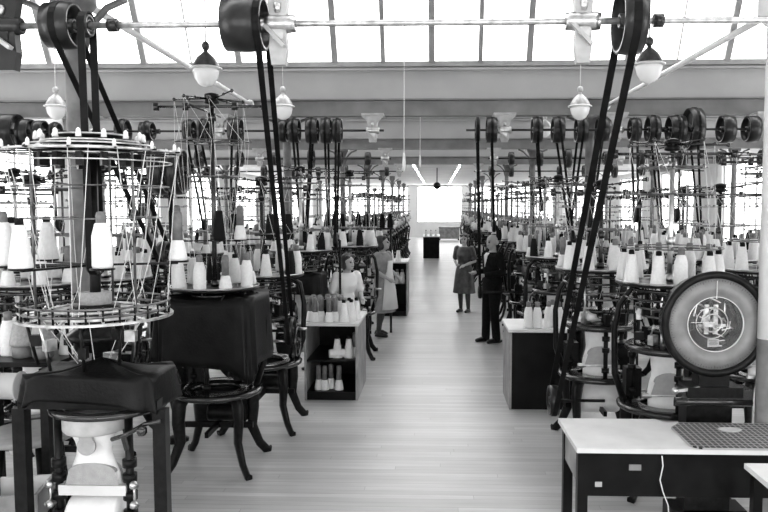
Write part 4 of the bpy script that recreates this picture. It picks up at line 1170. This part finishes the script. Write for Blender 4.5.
# ---------------------------------------------------------------- aisle ceiling fan, battens
p = at(437, 186, 27)
fo = thing('ceiling_fan', 'dark ceiling fan hanging far down the aisle', 'fan', p)
obj('motor', MB().lathe([(.02, .14), (.08, .12), (.13, .06), (.13, -.04), (.07, -.1), (.02, -.12)], 18), 'iron', fo)
obj('down_rod', MB().cyl((0, 0, .1), (0, 0, roof_z(27)-p.z), .02, n=8), 'iron', fo)
for i in range(4):
    a = i*PI/2+.5; obj('blade', MB().bar((.12*math.cos(a), .12*math.sin(a), .02), (.62*math.cos(a), .62*math.sin(a), .02), .13, .015), 'iron', fo)
for sx_, x in ((-1, -.75), (1, .72)):
    for i, yy in enumerate((24.0, 26.2, 28.6, 31.0, 33.5, 36.2, 39.0, 42.0)):
        o = thing('light_batten', 'white ceiling batten lamp, %s from the camera on the %s of the aisle' % (ORD[i+1], 'left' if sx_ < 0 else 'right'), 'lamp', (x, yy, 3.46), 0, 'batten lamps over the aisle')
        obj('housing', MB().box((0, 0, .005), (.1, 1.0, .05)), 'white_paint', o)
        obj('tube', MB().cyl((0, -.42, -.04), (0, .42, -.04), .022, n=8), 'lit_tube', o)
        obj('ceiling_clip', MB().box((0, 0, .045), (.06, .3, .028)), 'white_paint', o)

# ---------------------------------------------------------------- creel packages as individual things
PACKS.sort(key=lambda t: t[0])
used = sum(1 for o in COL.objects if o.get('category') in ('cone', 'bobbin'))
caps = {'cone': 290-sum(1 for o in COL.objects if o.name.startswith('yarn_cone')), 'bobbin': 290-sum(1 for o in COL.objects if o.name.startswith('yarn_bobbin'))}
cnt = {'cone': 0, 'bobbin': 0}
rest = {'yarn': MB(), 'barrel': MB(), 'yarn_black': MB()}
take = []
for d, kind, loc, phs, sxp in PACKS:
    c = PKC[kind]
    if cnt[c] < caps[c] and d < 17: cnt[c] += 1; take.append((phs, kind, sxp, loc))
    else:
        T = Matrix.Translation(loc)
        if kind == 'dark': rest['yarn_black'].lathe([(.045, 0), (.048, .1), (.02, .24)], 8, T)
        elif kind == 'cone': rest['yarn'].lathe([(.066, 0), (.03, .205)], 8, T); rest['yarn_black'].lathe([(.022, .2), (.012, .24)], 6, T)
        elif kind == 'bobbin': rest['yarn'].lathe([(.058, 0), (.033, .115)], 8, T); rest['barrel'].lathe([(.031, .1), (.02, .265)], 6, T)
        else: rest['yarn'].lathe([(.052, 0), (.052, .15), (.028, .215)], 8, T); rest['barrel'].lathe([(.026, .21), (.012, .27)], 6, T)
take.sort(key=lambda t: (t[0], t[1], t[2]))
last = None; k = 0
for phs, kind, sxp, loc in take:
    k = k+1 if (phs, kind) == last else 1; last = (phs, kind)
    place_pack(kind, loc+Vector((0, 0, .0005)), '%s, %s from left on %s' % (PKL[kind], ORD[k], phs), 'yarn on the %s' % phs, rnd.random()*6)
for m_, mb in rest.items():
    if mb.v:
        o = obj({'yarn': 'distant_white_yarn', 'barrel': 'distant_bobbin_barrels', 'yarn_black': 'distant_black_yarn'}[m_], mb, m_)
        o['kind'] = 'stuff'; tag(o, {'yarn': 'mass of white yarn packages on the far creels', 'barrel': 'mass of grey bobbin barrels on the far creels', 'yarn_black': 'mass of black yarn and tips on the far creels'}[m_], 'yarn')

# ---------------------------------------------------------------- people
def fused(mb, voxel, smooth=4):
    """one continuous surface grown from overlapping tapered pieces"""
    me = mb.mesh('tmp', None); t = bpy.data.objects.new('tmp', me); COL.objects.link(t)
    r = t.modifiers.new('r', 'REMESH'); r.mode = 'VOXEL'; r.voxel_size = voxel; r.use_smooth_shade = True
    s = t.modifiers.new('s', 'SMOOTH'); s.iterations = smooth; s.factor = .5
    dg = bpy.context.evaluated_depsgraph_get()
    out = bpy.data.meshes.new_from_object(t.evaluated_get(dg))
    bpy.data.objects.remove(t); return out
def limb(mb, pts, rs):
    mb.tube(pts, rs, 12)
    for p, r in zip(pts, rs): mb.ball(p, r*.985, 12)
def hand(mb, w, d, side, curl=.5):
    w = Vector(w); d = Vector(d).normalized(); a, b = frame(d)
    if abs(d.z) > .9: a = Vector((0, 1, 0)); b = Vector((side, 0, 0))
    pc = w+d*.045
    mb.tube([w-d*.02, w+d*.01, pc, w+d*.085], [.024, .027, .036, .033], 10, sx=1)
    for i, L in enumerate((.065, .075, .07, .055)):
        o = (i-1.5)*.017
        p = w+d*.08+a*o; p1 = p+d*L*.5; p2 = p1+(d*(1-curl)+b*curl*-side).normalized()*L*.5
        mb.tube([p-d*.02, p, p1, p2], [.0095, .0095, .009, .007], 6); mb.ball(p2, .007, 6)
    t0 = w+d*.03+a*-.028; t1 = t0+(d+a*-.9).normalized()*.035; t2 = t1+(d*1.2+a*-.2).normalized()*.03
    mb.tube([t0+a*.015, t0, t1, t2], [.013, .012, .011, .008], 6); mb.ball(t2, .008, 6)
def ellring(mb, rings, n=24):
    """rings: (cx, cy, z, rx, ry)"""
    vs = []; k = len(rings)
    for cx, cy, z, rx, ry in rings:
        for j in range(n):
            a = 2*PI*j/n; vs.append((cx+rx*math.cos(a), cy+ry*math.sin(a), z))
    fs = [(i*n+j, i*n+(j+1) % n, (i+1)*n+(j+1) % n, (i+1)*n+j) for i in range(k-1) for j in range(n)]
    fs += [tuple(range(n))[::-1], tuple((k-1)*n+j for j in range(n))]
    return mb.add(vs, fs, True)
def head_at(mb, c, yaw=0, tilt=0):
    T = Matrix.Translation(c) @ Matrix.Rotation(yaw, 4, 'Z') @ Matrix.Rotation(tilt, 4, 'X')
    def b(p, r, sc): mb.lathe([(r*math.sin(PI*i/10)+1e-6, -r*math.cos(PI*i/10)) for i in range(11)], 16, T @ Matrix.Translation(p) @ Matrix.Diagonal((*sc, 1)))
    b((0, .012, .03), .1, (.78, .98, .9)); b((0, -.02, -.035), .075, (.82, .95, 1.05)); b((0, -.055, -.075), .035, (.95, .8, .8))
    b((0, -.1, -.012), .018, (.75, 1.1, 1.5)); b((0, -.083, -.052), .022, (1.2, .6, .45)); b((.03, -.088, .022), .02, (1.3, .5, .35)); b((-.03, -.088, .022), .02, (1.3, .5, .35))
    for s in (-1, 1): b((s*.08, .01, -.01), .028, (.35, .7, 1.1))
    return T
def person(label, loc, rz, S, J, female=True, cloth='dress_dark', hair='hair_dark', apron=None, hem=.5, sleeve=.35, headyaw=0, headtilt=0, bald=False, lean=0):
    o = thing('person', label, 'person', loc, rz); o.scale = (S, S, S)
    hipx = .085; sh = .17 if female else .2
    def bend(p):                          # lean the upper body forward about the hips
        p = Vector(p)
        if p.z <= .92 or not lean: return p
        q = Matrix.Rotation(lean, 3, 'X') @ (p-Vector((0, 0, .92))); return q+Vector((0, 0, .92))
    HC = bend((0, -.015, 1.585)); hips = [Vector((s*hipx, 0, .9)) for s in (-1, 1)]
    legs = []
    for s, key in ((-1, 'L'), (1, 'R')):
        k = Vector(J.get('k'+key, (s*.09, -.01, .48))); a = Vector(J.get('a'+key, (s*.09, .03, .075)))
        legs.append((Vector((s*hipx, 0, .9)), k, a))
    arms = []
    for s, key in ((-1, 'L'), (1, 'R')):
        shp = bend((s*sh, .0, 1.385)); arms.append((shp, bend(J['e'+key]), bend(J['w'+key]), s))
    tors = [(0, .0, .84, .14, .1), (0, .005, .92, .17 if female else .16, .115), (0, .0, 1.08, .125 if female else .15, .09), (0, -.01, 1.24, .15 if female else .175, .11), (0, 0, 1.36, .16 if female else .19, .095), (0, 0, 1.43, .08, .065)]
    def torso(mb, g, zlo=0, zhi=9):
        rings = []
        for cx, cy, z, rx, ry in tors:
            if zlo <= z <= zhi:
                c = bend((cx, cy, z)); rings.append((c.x, c.y, c.z, rx+g, ry+g))
        ellring(mb, rings)
    b = MB(); torso(b, 0)
    n0 = bend((0, .01, 1.4)); b.tube([n0, HC+Vector((0, .02, -.06))], [.058, .052], 12)
    head_at(b, HC, headyaw, headtilt)
    for h, k, a in legs:
        limb(b, [h, h.lerp(k, .5), k, k.lerp(a, .35), a], [.085, .075, .055, .055, .036])
    for shp, e, w, s in arms:
        limb(b, [shp, shp.lerp(e, .5), e, e.lerp(w, .4), w], [.05, .045, .038, .036, .025])
        hand(b, w, w-e, s)
    obj('body', fused(b, .0095, 3), None, o).data.materials.append(M['skin'])
    T = Matrix.Translation(HC) @ Matrix.Rotation(headyaw, 4, 'Z') @ Matrix.Rotation(headtilt, 4, 'X')
    for s in (-1, 1):
        ey = MB(); ey.ball(T @ Vector((s*.031, -.09, .005)), .014, 8).bar(T @ Vector((s*.012, -.094, .026)), T @ Vector((s*.052, -.085, .027)), .007)
        ey.bar(T @ Vector((s*.031, -.08, .005)), T @ Vector((s*.031, -.085, .027)), .006)
        obj('eye', ey, 'shoe', o)
    obj('lips', MB().bar(T @ Vector((-.024, -.092, -.052)), T @ Vector((.024, -.092, -.052)), .009), 'barrel', o)
    hr = MB()
    def hb(p, r, sc): hr.lathe([(r*math.sin(PI*i/10)+1e-6, -r*math.cos(PI*i/10)) for i in range(11)], 16, T @ Matrix.Translation(p) @ Matrix.Diagonal((*sc, 1)))
    if bald:
        for s in (-1, 1): hb((s*.066, .04, .0), .05, (.45, 1, .9))
        hb((0, .085, .0), .06, (1.1, .45, .85))
    else:
        hb((0, .035, .055), .108, (.86, .95, .86)); hb((0, .06, -.03), .085, (1.05, .7, 1.1))
        for s in (-1, 1): hb((s*.07, .02, -.035), .05, (.55, .9, 1.4)); hb((s*.05, -.05, .09), .045, (.9, .8, .6))
    obj('hair', fused(hr, .012, 2), None, o).data.materials.append(M[hair])
    # stockings or trousers
    lg = MB()
    for h, k, a in legs:
        if female: limb(lg, [k+(h-k)*.3, k, k.lerp(a, .35), a, a+Vector((0, -.01, -.03))], [.066, .059, .059, .04, .038])
        else: limb(lg, [h+Vector((0, 0, .02)), h.lerp(k, .5), k, k.lerp(a, .5), a+Vector((0, 0, -.005))], [.105, .092, .075, .07, .068])
    if not female: torso(lg, .015, 0, .93)
    obj('stockings' if female else 'trousers', fused(lg, .012, 3), None, o).data.materials.append(M['stocking' if female else cloth])
    for (h, k, a), key in zip(legs, 'LR'):
        t = Vector(J.get('t'+key, (a.x*1.1, a.y-.16, .03)))
        s_ = MB(); d = (t-a); d.z = 0
        limb(s_, [Vector((a.x, a.y+.03, a.z-.045)), a+d*.5+Vector((0, 0, -.035)), Vector((t.x, t.y, .028))], [.038, .04, .03])
        s_.box((a.x, a.y+.045, .015), (.05, .05, .03))
        obj('shoe', fused(s_, .008, 2), None, o).data.materials.append(M['shoe'])
    # upper garment
    g = MB(); torso(g, .018)
    for shp, e, w, s in arms:
        if sleeve >= 1: limb(g, [shp, shp.lerp(e, .5), e, w-(w-e)*.12], [.07, .063, .055, .045])
        else: limb(g, [shp, shp.lerp(e, sleeve/.6)], [.073, .07])
    if female:
        fs_ = MB()
        rings = [(0, 0, 1.06, .15, .115), (0, .005, .95, .19, .14), (0, .005, .8, .215, .165), (0, .005, (.8+hem)/2, .235, .185), (0, .005, hem, .26, .21)]
        ellring(g, rings)
    else:
        ellring(g, [(0, 0, 1.1, .175, .12), (0, .0, .95, .19, .14), (0, .0, .78, .195, .145)])
    obj('dress' if female else 'jacket', fused(g, .013, 3), None, o).data.materials.append(M[cloth])
    if apron:
        ap = MB(); pts = []
        for z, r, w in ((1.3, .14, .1), (1.12, .13, .12), (1.0, .155, .2), (.8, .19, .22), (hem+.06, .225, .25)):
            for i in range(9):
                a = -PI/2+(i-4)/4*w*4.2; pts.append((max(r, .16)*1.16*math.cos(a), r*1.05*math.sin(a)-.012, z))
        fs = [(i*9+j, i*9+j+1, i*9+j+10, i*9+j+9) for i in range(4) for j in range(8)]
        x = obj('apron', MB().add(pts, fs, True), apron, o); m_ = x.modifiers.new('thick', 'SOLIDIFY'); m_.thickness = .008
    elif not female:
        c = MB().add([bend((-.05, -.118, 1.38)), bend((.05, -.118, 1.38)), bend((.0, -.135, 1.2)), bend((-.05, -.08, 1.42)), bend((.05, -.08, 1.42))], [(0, 1, 2), (3, 4, 1, 0)])
        x = obj('shirt_front', c, 'blouse', o); m_ = x.modifiers.new('thick', 'SOLIDIFY'); m_.thickness = .006
    return o
p = atz(464, 312, 0)
person('woman in dark short-sleeved dress standing in the aisle, hands at her waist', p, R(-28), .93,
       dict(eL=(-.24, .03, 1.12), wL=(-.1, -.17, 1.06), eR=(.24, .03, 1.12), wR=(.1, -.18, 1.04)), True, 'dress_dark', 'hair_dark', None, .42, .42, headyaw=R(15))
p = atz(486, 342, 0)
person('balding man in black suit standing beside the right machine row', Vector((p.x+.09, p.y, 0)), R(-62), 1.0,
       dict(eL=(-.25, .06, 1.12), wL=(-.2, -.18, 1.1), eR=(.25, .03, 1.12), wR=(.12, -.22, 1.08), aL=(-.1, -.05, .075), kL=(-.1, -.04, .48)), False, 'suit', 'hair_grey', None, .5, 1, headyaw=R(15), bald=True)
p = atz(383, 336, 0)
person('woman in grey overall standing by the left row, pale apron', p, R(62), .97,
       dict(eL=(-.23, .02, 1.14), wL=(-.14, -.2, 1.0), eR=(.23, .02, 1.14), wR=(.12, -.22, 1.02), aR=(.1, .16, .085), kR=(.09, .05, .48)), True, 'dress_grey', 'hair_dark', 'blouse', .42, .45, headyaw=R(15), headtilt=R(-12))
pw_ = at(345, 285, 11.35)
person('woman in white blouse standing behind the open cabinet among the machines', Vector((-1.24, 9.72, 0)), R(40), .9,
       dict(eL=(-.25, -.03, 1.14), wL=(-.16, -.25, 1.12), eR=(.25, -.03, 1.14), wR=(.14, -.25, 1.1)), True, 'blouse', 'hair_dark', 'blouse', .45, .5, headyaw=R(5), headtilt=R(-5), lean=R(11))

# ---------------------------------------------------------------- daylight and exposure
w = bpy.data.worlds.new('sky'); scn.world = w; w.use_nodes = True
w.node_tree.nodes['Background'].inputs['Color'].default_value = (1, 1, 1, 1)
w.node_tree.nodes['Background'].inputs['Strength'].default_value = 1.0
def area(name, loc, rot, sx, sy, power):
    l = bpy.data.lights.new(name, 'AREA'); l.shape = 'RECTANGLE'; l.size = sx; l.size_y = sy; l.energy = power
    o = bpy.data.objects.new(name, l); o.location = loc; o.rotation_euler = rot; COL.objects.link(o)
    return o
vs_ = scn.view_settings
scn.display_settings.display_device = 'sRGB'
vs_.view_transform = 'Standard'; vs_.look = 'None'; vs_.gamma = 1; vs_.use_curve_mapping = False
vs_.exposure = .88
